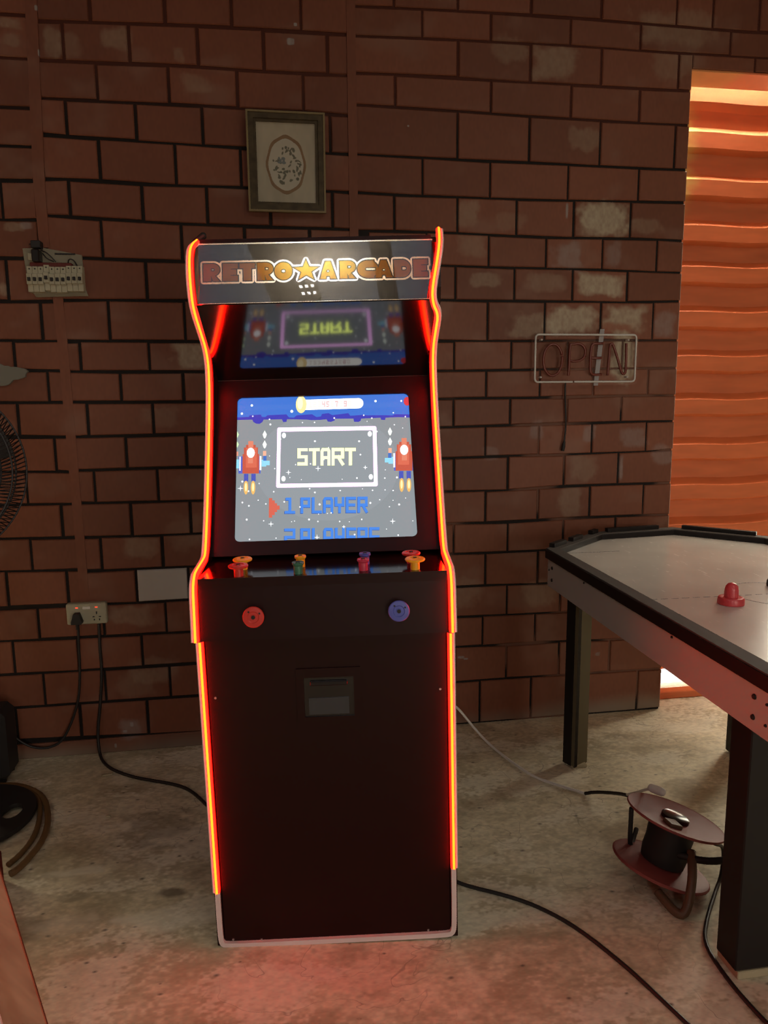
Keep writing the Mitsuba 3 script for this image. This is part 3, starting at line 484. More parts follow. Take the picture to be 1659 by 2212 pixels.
def rocket(cx, cy, s):
    """cx, cy: the window; s: 1 = whole rocket, its arm on the right, -1 = mirrored."""
    X = lambda d: cx + s * d
    def R(a, b, c, d, col): rect(min(X(a), X(c)), cy + b, max(X(a), X(c)), cy + d, col)
    O1, O2, O3 = (0.60, 0.105, 0.060), (0.75, 0.16, 0.09), (0.82, 0.26, 0.16)
    R(-64, 10, 66, 162, O1); R(-54, -42, 56, 162, O1); R(-38, -62, 38, 20, O1); R(-20, -92, 20, 0, O3); R(-30, 110, 34, 116, O2)
    R(-38, -40, 48, 115, O2); R(-22, 30, 18, 82, O3)
    blob(cx, cy, 32, 40, (1.5, 1.5, 1.5), 4)
    R(-96, 28, -64, 162, (0.08, 0.14, 0.62)); R(66, 28, 78, 162, (0.08, 0.14, 0.62))
    R(-90, 30, -78, 140, (1.1, 1.2, 1.25)); R(70, 26, 84, 136, (1.1, 1.2, 1.25))
    R(-118, 52, -92, 122, (0.32, 0.78, 0.98)); R(86, 54, 122, 108, (0.32, 0.78, 0.98)); R(122, 62, 150, 98, (0.32, 0.78, 0.98))
    R(-52, 164, -18, 222, (0.055, 0.10, 0.52)); R(6, 164, 40, 222, (0.055, 0.10, 0.52))
    for d in (-36, 20):
        blob(X(d), cy + 272, 18, 54, (0.95, 0.55, 0.16), 5); blob(X(d), cy + 268, 9, 34, (1.3, 1.0, 0.5), 5)
    R(98, 24, 124, 62, (0.05, 0.18, 0.60)); R(96, -14, 122, 24, (0.98, 0.50, 0.34)); R(-116, -10, -98, 24, (0.85, 0.35, 0.25))
    for dy in (-66, -144):
        draw(Polygon([(X(109), cy + dy - 32), (X(126), cy + dy), (X(118), cy + dy + 24), (X(109), cy + dy + 34), (X(100), cy + dy + 24), (X(92), cy + dy)]), (1.1, 1.2, 1.05))
        draw(Polygon([(X(-106), cy + dy - 24), (X(-94), cy + dy), (X(-106), cy + dy + 26), (X(-118), cy + dy)]), (0.75, 0.95, 0.55))
rocket(221, 532, 1); rocket(1418, 513, -1)
ring_o = Polygon([(442, 348), (1190, 341), (1200, 782), (436, 792)]).buffer(14, quad_segs=4); ring_i = Polygon([(466, 376), (1166, 368), (1174, 756), (460, 766)]).buffer(8, quad_segs=4)
draw(ring_o.difference(ring_i), (1.9, 0.98, 1.85))
for x, y in ((481, 397), (1152, 388), (1160, 722), (479, 735)): blob(x, y, 17, 22, (1.3, 1.35, 1.4), 3)
for ch, x0, x1 in (('S', 588, 668), ('T', 678, 762), ('A', 768, 846), ('R', 854, 952), ('T', 958, 1044)): stroke(ch, x0, x1, 497, 632, (3.2, 3.7, 0.80), 12)
LET = (0.06, 0.26, 0.85)
for dx, c in ((-4, (0.035, 0.11, 0.42)), (0, LET)):
    for ch, x0, x1 in (('1', 490, 572), ('P', 614, 690), ('L', 702, 780), ('A', 790, 868), ('Y', 880, 955), ('E', 966, 1045), ('R', 1057, 1135)): stroke(ch, x0 + dx, x1, 882 - dx - (x0 - 490) * .012, 1006 - dx - (x0 - 490) * .012, c, 10.5)
    for ch, x0, x1 in (('2', 489, 574), ('P', 614, 690), ('L', 704, 780), ('A', 792, 870), ('Y', 882, 957), ('E', 970, 1047), ('R', 1057, 1135), ('S', 1147, 1226)): stroke(ch, x0 + dx, x1, 1121 - dx - (x0 - 490) * .016, 1256 - dx, c, 10.5)
draw(unary_union([sbox(366, 886, 392, 1038), sbox(390, 904, 412, 1018), sbox(410, 926, 430, 994), sbox(428, 944, 450, 976)]), (0.72, 0.14, 0.09))
for x, y, r in ((227, 160, 10), (149, 224, 10), (542, 208, 12), (1197, 132, 10), (1397, 132, 8), (235, 245, 6), (367, 270, 6), (374, 310, 8), (626, 297, 5), (721, 296, 6), (875, 263, 7), (1105, 242, 6), (1168, 265, 6), (1335, 224, 6), (1428, 255, 6), (1343, 318, 5), (1131, 290, 4), (1407, 343, 4), (724, 443, 8), (1069, 445, 8), (1079, 549, 7), (1206, 370, 7), (156, 757, 8), (205, 832, 7), (289, 772, 5), (403, 836, 6), (684, 813, 6), (725, 842, 7), (922, 828, 6), (1173, 826, 6), (1095, 815, 4), (1270, 823, 5), (1332, 828, 6), (1268, 732, 6), (1362, 727, 8), (1052, 731, 7), (369, 557, 4), (410, 656, 5), (1272, 668, 4), (158, 920, 7), (209, 946, 7), (282, 902, 5), (342, 931, 6), (193, 1053, 8), (326, 1062, 5), (544, 1069, 4), (567, 1064, 4), (680, 1052, 8), (749, 1067, 6), (918, 1067, 6), (993, 1069, 4), (1089, 1051, 6), (762, 935, 8), (609, 955, 6), (1156, 924, 8), (1228, 899, 5), (1378, 936, 8), (1303, 953, 5), (1331, 904, 4), (852, 1001, 6), (823, 1005, 4), (1428, 886, 4), (423, 1196, 5), (216, 1206, 6), (1034, 1168, 7), (1370, 1172, 6), (1280, 1125, 4), (1483, 1062, 4), (754, 1010, 4), (486, 915, 6), (574, 626, 5), (690, 620, 6), (529, 726, 4), (619, 743, 4), (937, 740, 4), (457, 425, 4), (831, 493, 4), (795, 588, 4)):
    blob(x, y, r, r, WHITE, 3)
for x, y, r in ((518, 686, 22), (749, 656, 24), (1117, 649, 18), (383, 1087, 24), (1328, 1065, 24), (142, 810, 24), (742, 1190, 24), (950, 1108, 14)):
    draw(Polygon([(x - r, y), (x - 4, y - 4), (x, y - r), (x + 4, y - 4), (x + r, y), (x + 4, y + 4), (x, y + r), (x - 4, y + 4)]), WHITE)
vs, cs, above = [], [], None
clip = hole.buffer(.004)
for poly, c in reversed(shapes):
    p_ = poly.intersection(clip)
    vis = p_ if above is None else p_.difference(above)
    above = p_ if above is None else above.union(p_)
    vis = vis.buffer(0)
    if vis.is_empty: continue
    m = flat(vis); t = m.triangles.reshape(-1, 3)
    vs.append(t); cs.append(np.tile(c, (len(t), 1)))
vs, cs = np.vstack(vs), np.vstack(cs)
scr = lean(trimesh.Trimesh(vs, np.arange(len(vs)).reshape(-1, 3), process=False), -.003)
part('screen', scr, 'black_matte', color=cs, label='lit screen with START, 1 PLAYER and 2 PLAYERS between two pixel rockets', emitter=glow({'type': 'mesh_attribute', 'name': 'vertex_color'}))

# the backlit marquee: printed film lit by a lamp in the box behind it
QO, QV = V(0, .1815, 1.6855), V(0, .036, .156); QL = float(np.linalg.norm(QV)); QN = V(0, -.974, .225)
mq = lambda m, off=0.0: frame(m, QO + off * QN, (1, 0, 0), QV)
mx0, mx1, mt, mb = -.2915, .2960, .1085, .0545      # the lettering: left, right, top and foot on the film
H_ = mt - mb
def circ(x, y, r, n=12): return Point(x, y).buffer(r, quad_segs=n)
def glyph(ch, w):
    if ch == 'R':
        g = sbox(0, 0, .36, 1).union(sbox(0, .30, w * .60, 1)).union(affinity.scale(circ(w * .58, .655, .345), .95, 1)).union(Polygon([(.30, .36), (w * .62, .40), (w * 1.0, 0), (w * .60, 0), (.36, .30)]))
        return g.difference(sbox(.36, .57, .47, .74).union(circ(.47, .655, .085)))
    if ch == 'E': return sbox(0, 0, w, 1).difference(unary_union([sbox(.38, .655, w + .1, .70), sbox(.38, .30, w + .1, .345), sbox(w * .90, .30, w + .1, .70)]))
    if ch == 'T': return sbox(0, .70, w, 1).union(sbox(w / 2 - .19, 0, w / 2 + .19, 1))
    if ch == 'O': return affinity.scale(circ(w / 2, .5, .5), w, 1.0).difference(circ(w / 2, .5, .12))
    if ch == 'A': return Polygon([(0, 0), (w * .34, 1), (w * .66, 1), (w, 0), (w * .64, 0), (w * .60, .16), (w * .40, .16), (w * .36, 0)]).difference(circ(w / 2, .44, .085))
    if ch == 'C': return affinity.scale(circ(.5, .5, .5), 1, 1).union(sbox(.5, 0, w, 1)).difference(unary_union([sbox(.46, .40, w + .1, .60), circ(.46, .5, .10)]))
    if ch == 'D': return sbox(0, 0, w * .5, 1).union(affinity.scale(circ(w * .5, .5, .5), w, 1)).difference(sbox(.36, .38, .5, .62).union(circ(.5, .5, .12)))
    if ch == '*': return Polygon([(w / 2 + .62 * (1 if i % 2 == 0 else .40) * math.sin(i * math.pi / 5), .50 + .62 * (1 if i % 2 == 0 else .40) * math.cos(i * math.pi / 5)) for i in range(10)])
spans = (('R', 158, 252), ('E', 269, 356), ('T', 366, 454), ('R', 467, 556), ('O', 566, 668), ('*', 700, 796), ('A', 826, 922), ('R', 942, 1032), ('C', 1044, 1140), ('A', 1146, 1246), ('D', 1256, 1352), ('E', 1368, 1452))
fills, fat, thin = [], [], []
for ch, a, b in spans:
    s_ = (mx1 - mx0) / (1463 - 148); x = mx0 + (a - 148) * s_; w = (b - a) * s_ / H_
    g = glyph(ch, w); g = affinity.translate(affinity.scale(g, H_ * 1.0, H_ * .86, origin=(0, 0)), x, mb + .0062)
    fills.append(g); fat.append(g.buffer(.0072, quad_segs=4, join_style=1)); thin.append(g.buffer(.0025, join_style=2))
film = sbox(-.299, .003, .3055, QL - .003)
outl = unary_union(fat).difference(unary_union(thin)).intersection(film)
fill = unary_union(fills).intersection(film)
part('marquee', mq(flat(film.difference(outl).difference(fill))), 'film_dark', label='backlit dark marquee reading RETRO ARCADE with a star')
for k_, g in enumerate(fills): add(A + '__marquee__letter', cab(mq(flat(g))), 'film_gold')
add(A + '__marquee__letter_outline', cab(mq(flat(outl))), 'film_cream', label='pale outline round the letters')
add(A + '__marquee__lit_edge', cab(mq(flat(sbox(-.299, QL - .0026, .3055, QL + .0012).union(sbox(-.299, -.0005, .3055, .0026))))), 'film_clear', label='bright top and bottom edges')
add(A + '__marquee__cover', cab(mq(flat(sbox(-.299, .0, .3055, QL)), .002)), 'pane_acrylic')
part('light_box', cat([bbox((-IN + .001, .34, 1.69), (IN - .001, .345, 1.842)), bbox((-IN + .001, .255, 1.664), (IN - .001, .34, 1.669))]), 'white_plastic')
lamp = axis_to(trimesh.creation.capsule(height=.20, radius=.006, count=[10, 10]), (.008, .262, 1.775), (1, 0, 0))
part('lamp', lamp, 'white_plastic', emitter=glow(BULB_LIGHT))

# neon tube along the front edges of both sides
up_l = chaikin([(-.301, .240, 1.849), (-.312, .196, 1.826), (-.312, .172, 1.795), (-.312, .164, 1.755), (-.312, .167, 1.715), (-.312, .181, 1.678), (-.312, .257, 1.625), (-.312, .300, 1.595), (-.312, .324, 1.56), (-.312, .329, 1.52), (-.312, .318, 1.46), (-.312, .286, 1.372), (-.312, .235, 1.252), (-.312, .178, 1.128), (-.312, .140, 1.060), (-.312, .122, 1.037), (-.312, .100, 1.030), (-.312, .0, 1.0195), (-.312, -.014, 1.014), (-.312, -.031, .996), (-.312, -.036, .95), (-.312, -.044, .864)])
up_r = chaikin([(.323, .222, 1.862), (.3185, .168, 1.818), (.308, .150, 1.768), (.2955, .153, 1.706), (.2985, .163, 1.677), (.3145, .188, 1.656), (.3132, .243, 1.622), (.312, .296, 1.588), (.312, .322, 1.552), (.312, .327, 1.51), (.312, .312, 1.44), (.312, .282, 1.36), (.312, .232, 1.245), (.312, .176, 1.124), (.312, .140, 1.056), (.312, .122, 1.032), (.312, .100, 1.0255), (.312, .0, 1.0155), (.312, -.014, 1.010), (.312, -.031, .992), (.312, -.036, .95), (.312, -.044, .866)])
low_l = np.linspace((-.312, -.001, .851), (-.312, -.001, .166), 8); low_r = np.linspace((.312, -.001, .851), (.312, -.001, .205), 8)
half = lambda w, a, b, n=9: [(-w * math.cos(i * math.pi / n), a + (b - a) * math.sin(i * math.pi / n)) for i in range(n + 1)]
for name, path, off in (('neon_tube', up_l, -1), ('neon_tube', up_r, 1), ('neon_tube', low_l, -1), ('neon_tube', low_r, 1)):
    p_ = path     # from the top downwards, so that "outwards" is towards the room
    body = sweep(p_, [(-.0085 + off * .003, -.001), (.0085 + off * .003, -.001), (.0085 + off * .003, .0065), (.0062 + off * .003, .008), (-.0062 + off * .003, .008), (-.0085 + off * .003, .0065)], side=(1, 0, 0))
    k_ = part(name, body, 'silicone', label='pale silicone body of the neon strip')
    add(k_ + '__glowing_rim', cab(sweep(p_, [(q * -off - off * .0012, w) for q, w in [(-.0062, .0078), (-.0050, .0098), (-.0025, .0108), (.0026, .0108), (.0050, .0096), (.0062, .0076), (.0064, .0020), (.0054, .0010)]], side=(1, 0, 0))), 'black_matte', True, emitter=glow(NEON_RIM))
    add(k_ + '__glowing_core', cab(sweep(p_, half(.0037, .0085, .0128), side=(1, 0, 0))), 'black_matte', True, label='bright orange yellow core', emitter=glow(NEON_CORE))
dull = chaikin([(-.312, -.001, .164), (-.312, -.001, .04), (-.309, -.001, .014), (-.296, -.001, .0085), (-.20, -.001, .008), (0, -.001, .008), (.20, -.001, .008), (.294, -.001, .0085), (.308, -.001, .014), (.312, -.001, .04), (.312, -.001, .203)], 3)
part('dull_tube', sweep(dull, [(-.0065, -.0065), (.0065, -.0065), (.0065, .0065), (-.0065, .0065)], side=(.02, -1, .01)), 'silicone', label='unlit white end of the neon strip')
part('tube_end', axis_to(trimesh.creation.capsule(height=.03, radius=.009, count=[8, 10]), (-.300, .235, 1.856), (.75, .1, .62)), 'rubber', label='black taped lead at the end of the strip')

# coin door
cd = sbox(-.080, .610, .083, .769); win_ = sbox(-.061, .640, .065, .745)
fr = lambda m, off: frame(m, (0, .003 - off, 0), (1, 0, 0), (0, 0, 1))
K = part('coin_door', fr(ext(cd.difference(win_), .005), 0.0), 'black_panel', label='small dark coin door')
add(K + '__recess', cab(fr(ext(win_, .001), 0.0)), 'black_deck')
add(K + '__return_flap', cab(cat([fr(ext(sbox(-.050, .646, .052, .690), .003), .0008)])), 'flap_grey', label='grey return flap')
add(K + '__handle', cab(bbox((-.045, -.006, .724), (.050, .002, .736), .002)), 'dark_recess')
# push buttons
def spool(rf, rs, h, col, x, y, lab, flatface=False, o=None, up=None):
    prof = [(0, 0), (rs, 0), (rs, h - .008), (rs + .001, h - .007), (rf - .0012, h - .006), (rf, h - .004), (rf, h - .002), (rf - .0018, h), (rs + .003, h + .0006), (rs + .001, h - .001), (rs * .55, h - .001), (rs * .5, h + .0012), (0, h + .0012)]
    m = lathe(prof, 36)
    o = o if o is not None else (x, y, 1.0165 + (y + .0285) * .036); up = up or (0, -.036, 1)
    k = part('button', axis_to(m, o, up), col, 35, label=lab)
    add(k + '__plunger', cab(axis_to(lathe([(0, 0), (rs * .42, 0), (rs * .42, .0018), (0, .0022)], 16), np.array(o) + np.array(up) * (h + .0005), up)), 'rubber')
    return k
for rf, rs, col, x, y, lab in ((.0245, .0115, 'yellow_plastic', -.205, .052, 'yellow button with a wide flange, behind the red one'), (.0245, .0115, 'red_plastic', -.206, -.010, 'red button with a wide flange at the front left'),
        (.0150, .0115, 'yellow_plastic', -.060, .058, 'narrow yellow button behind the green one'), (.0145, .0115, 'green_plastic', -.061, -.006, 'narrow dark green button'),
        (.0150, .0115, 'blue_plastic', .104, .062, 'narrow purple blue button'), (.0150, .0115, 'pink_plastic', .099, .004, 'narrow crimson button'),
        (.0240, .0115, 'red_plastic', .222, .058, 'red button with a wide flange at the back right'), (.0250, .0115, 'yellow_plastic', .227, -.004, 'yellow button with a wide flange at the front right')):
    spool(rf, rs, .028, col, x, y, lab)
for col, x, z, lab in (('red_plastic', -.170, .922, 'round red button on the front'), ('blue_plastic', .182, .924, 'round blue button on the front')):
    y = -.037 + (z - .862) / .136 * .011
    k = spool(.0262, .0115, .022, col, 0, 0, lab, o=(x, y, z), up=(0, -.997, .08))
    for a in (35, 125, 215, 305):
        add(k + '__screw_hole', cab(axis_to(lathe([(0, 0), (.0022, 0), (.0022, .0012), (0, .0012)], 8), V(x + .0185 * math.cos(math.radians(a)), y - .0212, z + .0185 * math.sin(math.radians(a))), (0, -1, 0))), 'rubber')

# ---------------------------------------------------------------- air hockey table
HO, HU, HV = V(1.022, -.385, 0), V(-.0213, -.99977, 0), V(.99977, -.0213, 0)     # left far corner; along its side; across
octo = [(0, 0), (-.285, .312), (-.335, .695), (-.06, .975), (1.345, 1.0), (1.645, .69), (1.645, .31), (1.345, 0)]
def hk(poly, h, z): # a plate of the table: the outline poly in table axes, from z upwards
    m = ext(poly, h); v = m.vertices
    m.vertices = HO + v[:, :1] * HU + v[:, 1:2] * HV + (v[:, 2:] + z) * V(0, 0, 1)
    if m.volume < 0: m.invert()
    return m
OP = Polygon(octo); T_ = 'air_hockey_table'
tag(T_, 'octagonal air hockey table with pale top and black rail', 'table')
hp_ = lambda *a: HO + a[0] * HU + a[1] * HV + V(0, 0, a[2])
inner = OP.buffer(-.048, join_style=2)
add(T_ + '__playing_surface', hk(OP.buffer(-.03, join_style=2), .012, .833), 'hockey_surface', label='worn pale playing surface')
add(T_ + '__rail_top', hk(OP.buffer(-.004, join_style=2).difference(inner), .004, .8665), 'rail_grey', label='scuffed grey top of the rail')
add(T_ + '__rail', hk(OP.difference(inner), .033, .8335), 'rail_black', label='black edge of the rail')
ap = OP.buffer(-.010, join_style=2)
pts = list(ap.exterior.coords)[:-1]
for i in range(8):
    a, b = np.array(pts[i]), np.array(pts[(i + 1) % 8]); c = np.array(ap.centroid.coords[0])
    d = (b - a) / np.linalg.norm(b - a); nn = V(-d[1], d[0]); nn = nn if nn @ (c - a) > 0 else -nn
    add(T_ + '__apron_board', hk(Polygon([a, b, b + nn * .018 - d * .010, a + nn * .018 + d * .010]), .108, .7255), 'apron_grey')
def bolt(s, z, r=.0065): add(T_ + '__bolt', axis_to(lathe([(0, 0), (r, 0), (r * .8, .003), (0, .004)], 12), hp_(s, .0095, z), -HV), 'rubber')
for s, z in ((.052, .803), (.052, .757), (1.262, .803), (1.262, .757)): bolt(s, z)
for s, z in ((.022, .79), (.35, .822), (.92, .822), (1.305, .803), (1.305, .757)): bolt(s, z, .0035)
def leg(name_s, s0, s1, t0, t1):
    # two boards meeting at the outer corner, the outer one dark
    add(T_ + '__leg', hk(Polygon([(s0, t0), (s1, t0), (s1, t0 + .018), (s0, t0 + .018)]), .80, .012), 'rail_black', label='black leg')
    return labels
def legs():
    # far leg: dark narrow face to the room, olive face towards the machine's side
    P, Q, R_ = V(1.108, -.405), V(1.132, -.461), V(1.200, -.426)
    for name, a, b, bs in (('leg', P, Q, 'rail_black'), ('leg', Q, R_, 'leg_olive')):
        d = (b - a) / np.linalg.norm(b - a); nn = V(-d[1], d[0]); m = (P + R_) / 2; nn = nn if nn @ (m - a) > 0 else -nn
        g = ext(Polygon([a, b, b + nn * .016, a + nn * .016]), .722); g.apply_translation((0, 0, .006)); 
        yield name, g, bs
    for (x0, y0, x1, y1) in ((1.098, -1.52, 1.45, -1.44),):
        g = bbox((1.100, -1.52, .022), (1.42, -1.44, .735), .003); yield 'leg', g, 'rail_black'
    yield 'leg', bbox((1.80, -.50, .006), (1.88, -.42, .735), .003), 'rail_black'
far = list(legs())
k_ = add(T_ + '__leg', far[0][1], far[0][2], label='far corner leg with one black and one olive face')
add(k_ + '__side_board', far[1][1], far[1][2], label='olive board')
add(k_ + '__torn_foot', bbox((1.125, -.455, 0.0), (1.19, -.418, .012), .003), 'raw_board')
k_ = add(T_ + '__leg', far[2][1], far[2][2], label='broad black near leg')
add(k_ + '__foot_strip', bbox((1.106, -1.523, 0), (1.42, -1.437, .022), .002), 'raw_board', label='bare chipboard foot')
add(T_ + '__leg', far[3][1], far[3][2]); 
def bar(a, b, w=.022, z0=.868, z1=.886): # a raised guard lying on the rail
    a, b = np.array(a), np.array(b); d = (b - a) / np.linalg.norm(b - a); n_ = V(-d[1], d[0])
    add(T_ + '__goal_guard', hk(Polygon([a + n_ * w / 2, b + n_ * w / 2, b - n_ * w / 2, a - n_ * w / 2]), z1 - z0, z0), 'rail_black')
def along(i, f, off): a, b = np.array(octo[i]), np.array(octo[(i + 1) % 8]); c = np.array(OP.centroid.coords[0]); q = a + (b - a) * f; d = (b - a) / np.linalg.norm(b - a); n_ = V(-d[1], d[0]); n_ = n_ if n_ @ (c - a) > 0 else -n_; return q + n_ * off
bar(along(0, .06, .014), along(0, .30, .014)); bar(along(0, .42, .018), along(0, .62, .018)); bar(along(0, .86, .015), along(0, .99, .015), .02)
bar(along(1, .14, .016), along(1, .78, .016)); bar(along(2, .12, .016), along(2, .86, .016))
# printed lines: the dashed centre line, the circle and a goal line
sline = .655
for i in range(14):
    a = .085 + i * .0335
    if a < .60: add(T_ + '__line_dash', hk(sbox(sline - .0016, a, sline + .0016, a + .022), .0006, .8448), 'line_ink')
ring_ = circ(sline, .487, .135, 24).difference(circ(sline, .487, .1325, 24))
add(T_ + '__centre_circle', hk(ring_, .0006, .8448), 'line_ink')
add(T_ + '__goal_line', hk(sbox(-.010, .070, -.007, .30), .0006, .8448), 'line_ink')
def mallet(x, y, z, bsdf, label):
    k = 'air_hockey_mallet'; k = key(k); tag(k, label, 'mallet')
    b = lathe([(0, 0), (.036, 0), (.0365, .004), (.036, .016), (.033, .020), (.026, .021), (.021, .019), (0, .019)], 40); b.apply_translation((x, y, z))
    h = lathe([(0, .015), (.0195, .015), (.0190, .040), (.0165, .052), (.011, .059), (.004, .0615), (0, .0618)], 32); h.apply_translation((x, y, z))
    add(k + '__base', b, bsdf, 35); add(k + '__knob', h, bsdf, 40)
mallet(1.296, -1.125, .8457, 'mallet_red', 'red mallet standing near the middle of the hockey table')
mallet(1.562, -.975, .8457, 'rubber', 'dark mallet cut off by the right edge of the picture')

# ---------------------------------------------------------------- cable reel on the floor
RK = 'cable_reel'; tag(RK, 'red cable reel with a black drum lying on the floor under the table', 'cable reel')
RA = V(.30, .06, .95); RA = RA / np.linalg.norm(RA); RC = V(1.134, -1.135, .125)
rp = lambda m, t=0.0: axis_to(m, RC + RA * t, RA)
fl = lambda: [(0, 0), (.020, 0), (.095, .004), (.138, .010), (.142, .014), (.140, .018), (.134, .016), (.090, .010), (.030, .008), (0, .008)]
add(RK + '__flange', rp(lathe(fl(), 48), .062), 'reel_red', 30, label='upper dished red flange')
add(RK + '__flange', rp(lathe([(a, -b) for a, b in fl()][::-1], 48), -.062), 'reel_red', 30, label='lower red flange')
add(RK + '__drum', rp(lathe([(0, -.06), (.062, -.06), (.066, -.03), (.064, 0), (.066, .03), (.062, .06), (0, .06)], 32)), 'rubber', 30, label='black drum')
add(RK + '__hub', rp(lathe([(0, 0), (.040, 0), (.040, .012), (.030, .018), (0, .019)], 32), .069), 'black_side', 30, label='glossy black hub with sockets')
add(RK + '__socket_block', rp(bbox((.030, -.06, 0), (.075, -.02, .012), .003), .070), 'reel_brown')
add(RK + '__stand', tube([(1.115, -.985, .075), (1.052, -1.062, .05), (1.052, -1.064, .20)], .007), 'rubber', True)
add(RK + '__stand', tube([(1.17, -1.20, .13), (1.135, -1.27, .10), (1.098, -1.305, .013), (1.075, -1.285, .012), (1.06, -1.22, .03)], .013), 'reel_brown', True, label='brown bent foot')
add(RK + '__handle', tube([(1.13, -1.19, .12), (1.20, -1.25, .125), (1.28, -1.27, .15)], .010), 'rubber', True)

# ---------------------------------------------------------------- cables
def cable(name, path, r, bsdf, label, c='cable'):
    k = add(name, tube(path, r), bsdf, True); tag(k, label, c); return k
k = cable('extension_cable', [(.56, -.22, .26), (.67, -.13, .20), (.757, -.10, .128), (.795, -.105, .078), (.83, -.14, .035), (.866, -.23, .008), (.905, -.37, .007), (.95, -.495, .007), (1.0, -.555, .007), (1.052, -.605, .007), (1.10, -.65, .007)], .0055, 'cable_white', 'thin white cable running from behind the machine towards the reel')
cable(k + '__taped_joint', [(1.095, -.646, .007), (1.12, -.68, .03), (1.142, -.80, .09), (1.142, -.866, .12)], .006, 'cable_black', 'taped black joint', None)
cable(k + '__lead', [(1.142, -.862, .12), (1.138, -.95, .18), (1.136, -1.0, .218), (1.142, -1.035, .236)], .0042, 'cable_white', 'white lead', None)
cn = trimesh.creation.capsule(height=.030, radius=.0135, count=[10, 14]); add(k + '__connector', axis_to(cn, (1.146, -1.040, .236), (.5, -.8, .02)), 'cable_white', 40, label='white plug resting on the rim')
cable('power_cable', [(.494, -1.034, .012), (.520, -1.062, .006), (.645, -1.136, .006), (.72, -1.20, .006), (.789, -1.294, .006), (.851, -1.438, .006), (.88, -1.53, .006), (.907, -1.62, .006), (.96, -1.80, .006), (1.0, -2.1, .006)], .0055, 'cable_black', 'black cable curving over the floor right of the machine')
cable('power_cable', [(1.25, -1.19, .14), (1.31, -1.15, .10), (1.30, -1.16, .012), (1.244, -1.216, .006), (1.15, -1.32, .006), (1.092, -1.40, .006), (1.080, -1.50, .006), (1.082, -1.60, .006), (1.10, -1.72, .006)], .0055, 'cable_black', 'dark cable passing the foot of the near table leg')
cable('power_cable', [(-.699, -.012, .560), (-.702, -.014, .457), (-.700, -.012, .36), (-.715, -.014, .22), (-.734, -.018, .10), (-.728, -.035, .02), (-.705, -.09, .007), (-.658, -.161, .007), (-.57, -.235, .007), (-.482, -.281, .007), (-.41, -.315, .007), (-.354, -.354, .007), (-.31, -.41, .007), (-.265, -.49, .007), (-.20, -.60, .007)], .006, 'cable_black', 'black cable from the wall socket down and across the floor to the machine')
cable('power_cable', [(-.774, -.030, .560), (-.780, -.022, .47), (-.782, -.014, .404), (-.790, -.014, .30), (-.800, -.015, .235), (-.83, -.018, .15), (-.87, -.022, .075), (-.92, -.024, .050), (-.98, -.024, .055), (-1.03, -.028, .09), (-1.06, -.03, .13), (-1.09, -.03, .17)], .005, 'cable_black', 'black plug cable looping along the wall to the black box')
hose_k = cable('garden_hose', [(-1.30, -.224, .0108), (-1.074, -.222, .0108), (-.97, -.235, .0108), (-.862, -.325, .010), (-.800, -.480, .010), (-.778, -.62, .010), (-.80, -.73, .010), (-.815, -.775, .010), (-.828, -.79, .010)], .0105, 'cable_brown', 'brown hose curled on the floor at the left edge', 'hose')
cable(hose_k + '__inner_turn', [(-.958, -.262, .0095), (-.90, -.305, .0095), (-.858, -.38, .0095), (-.826, -.50, .0095), (-.815, -.60, .0095), (-.828, -.69, .0095), (-.85, -.74, .0095)], .009, 'cable_brown', 'inner turn', None)

# ---------------------------------------------------------------- wall socket and plug
k = 'wall_socket'; tag(k, 'beige double wall socket with two small red lights', 'socket')
add(k + '__plate', bbox((-.8165, -.026, .560), (-.664, .004, .646), .004), 'beige_plastic')
for x in (-.776, -.702): add(k + '__indicator', bbox((x - .005, -.0275, .627), (x + .005, -.0255, .6315), .0008), 'red_plastic', label='glowing red indicator', emitter=glow((1.6, .10, .04)))
add(k + '__rocker', bbox((-.754, -.0285, .622), (-.724, -.0255, .6335), .001), 'white_plastic')
for x, z, w, h in ((-.702, .606, .004, .010), (-.714, .590, .008, .0035), (-.690, .590, .008, .0035), (-.712, .578, .004, .007), (-.692, .578, .004, .007)):
    add(k + '__pin_slot', bbox((x - w / 2, -.0275, z - h / 2), (x + w / 2, -.0255, z + h / 2)), 'rubber')
pl = ext(Polygon([(-.010, .048), (.010, .048), (.021, .012), (.019, .006), (-.019, .006), (-.021, .012)]), .03)
v = pl.vertices; pl.vertices = np.c_[v[:, 0] - .774, -.0265 - v[:, 2], v[:, 1] + .563]; pl.invert() if pl.volume < 0 else None
tag('power_plug', 'black plug pushed into the left half of the wall socket', 'plug')
add('power_plug__body', pl, 'rubber'); add('power_plug__strain_relief', cyl((-.774, -.04, .571), (-.775, -.036, .545), .007), 'rubber')

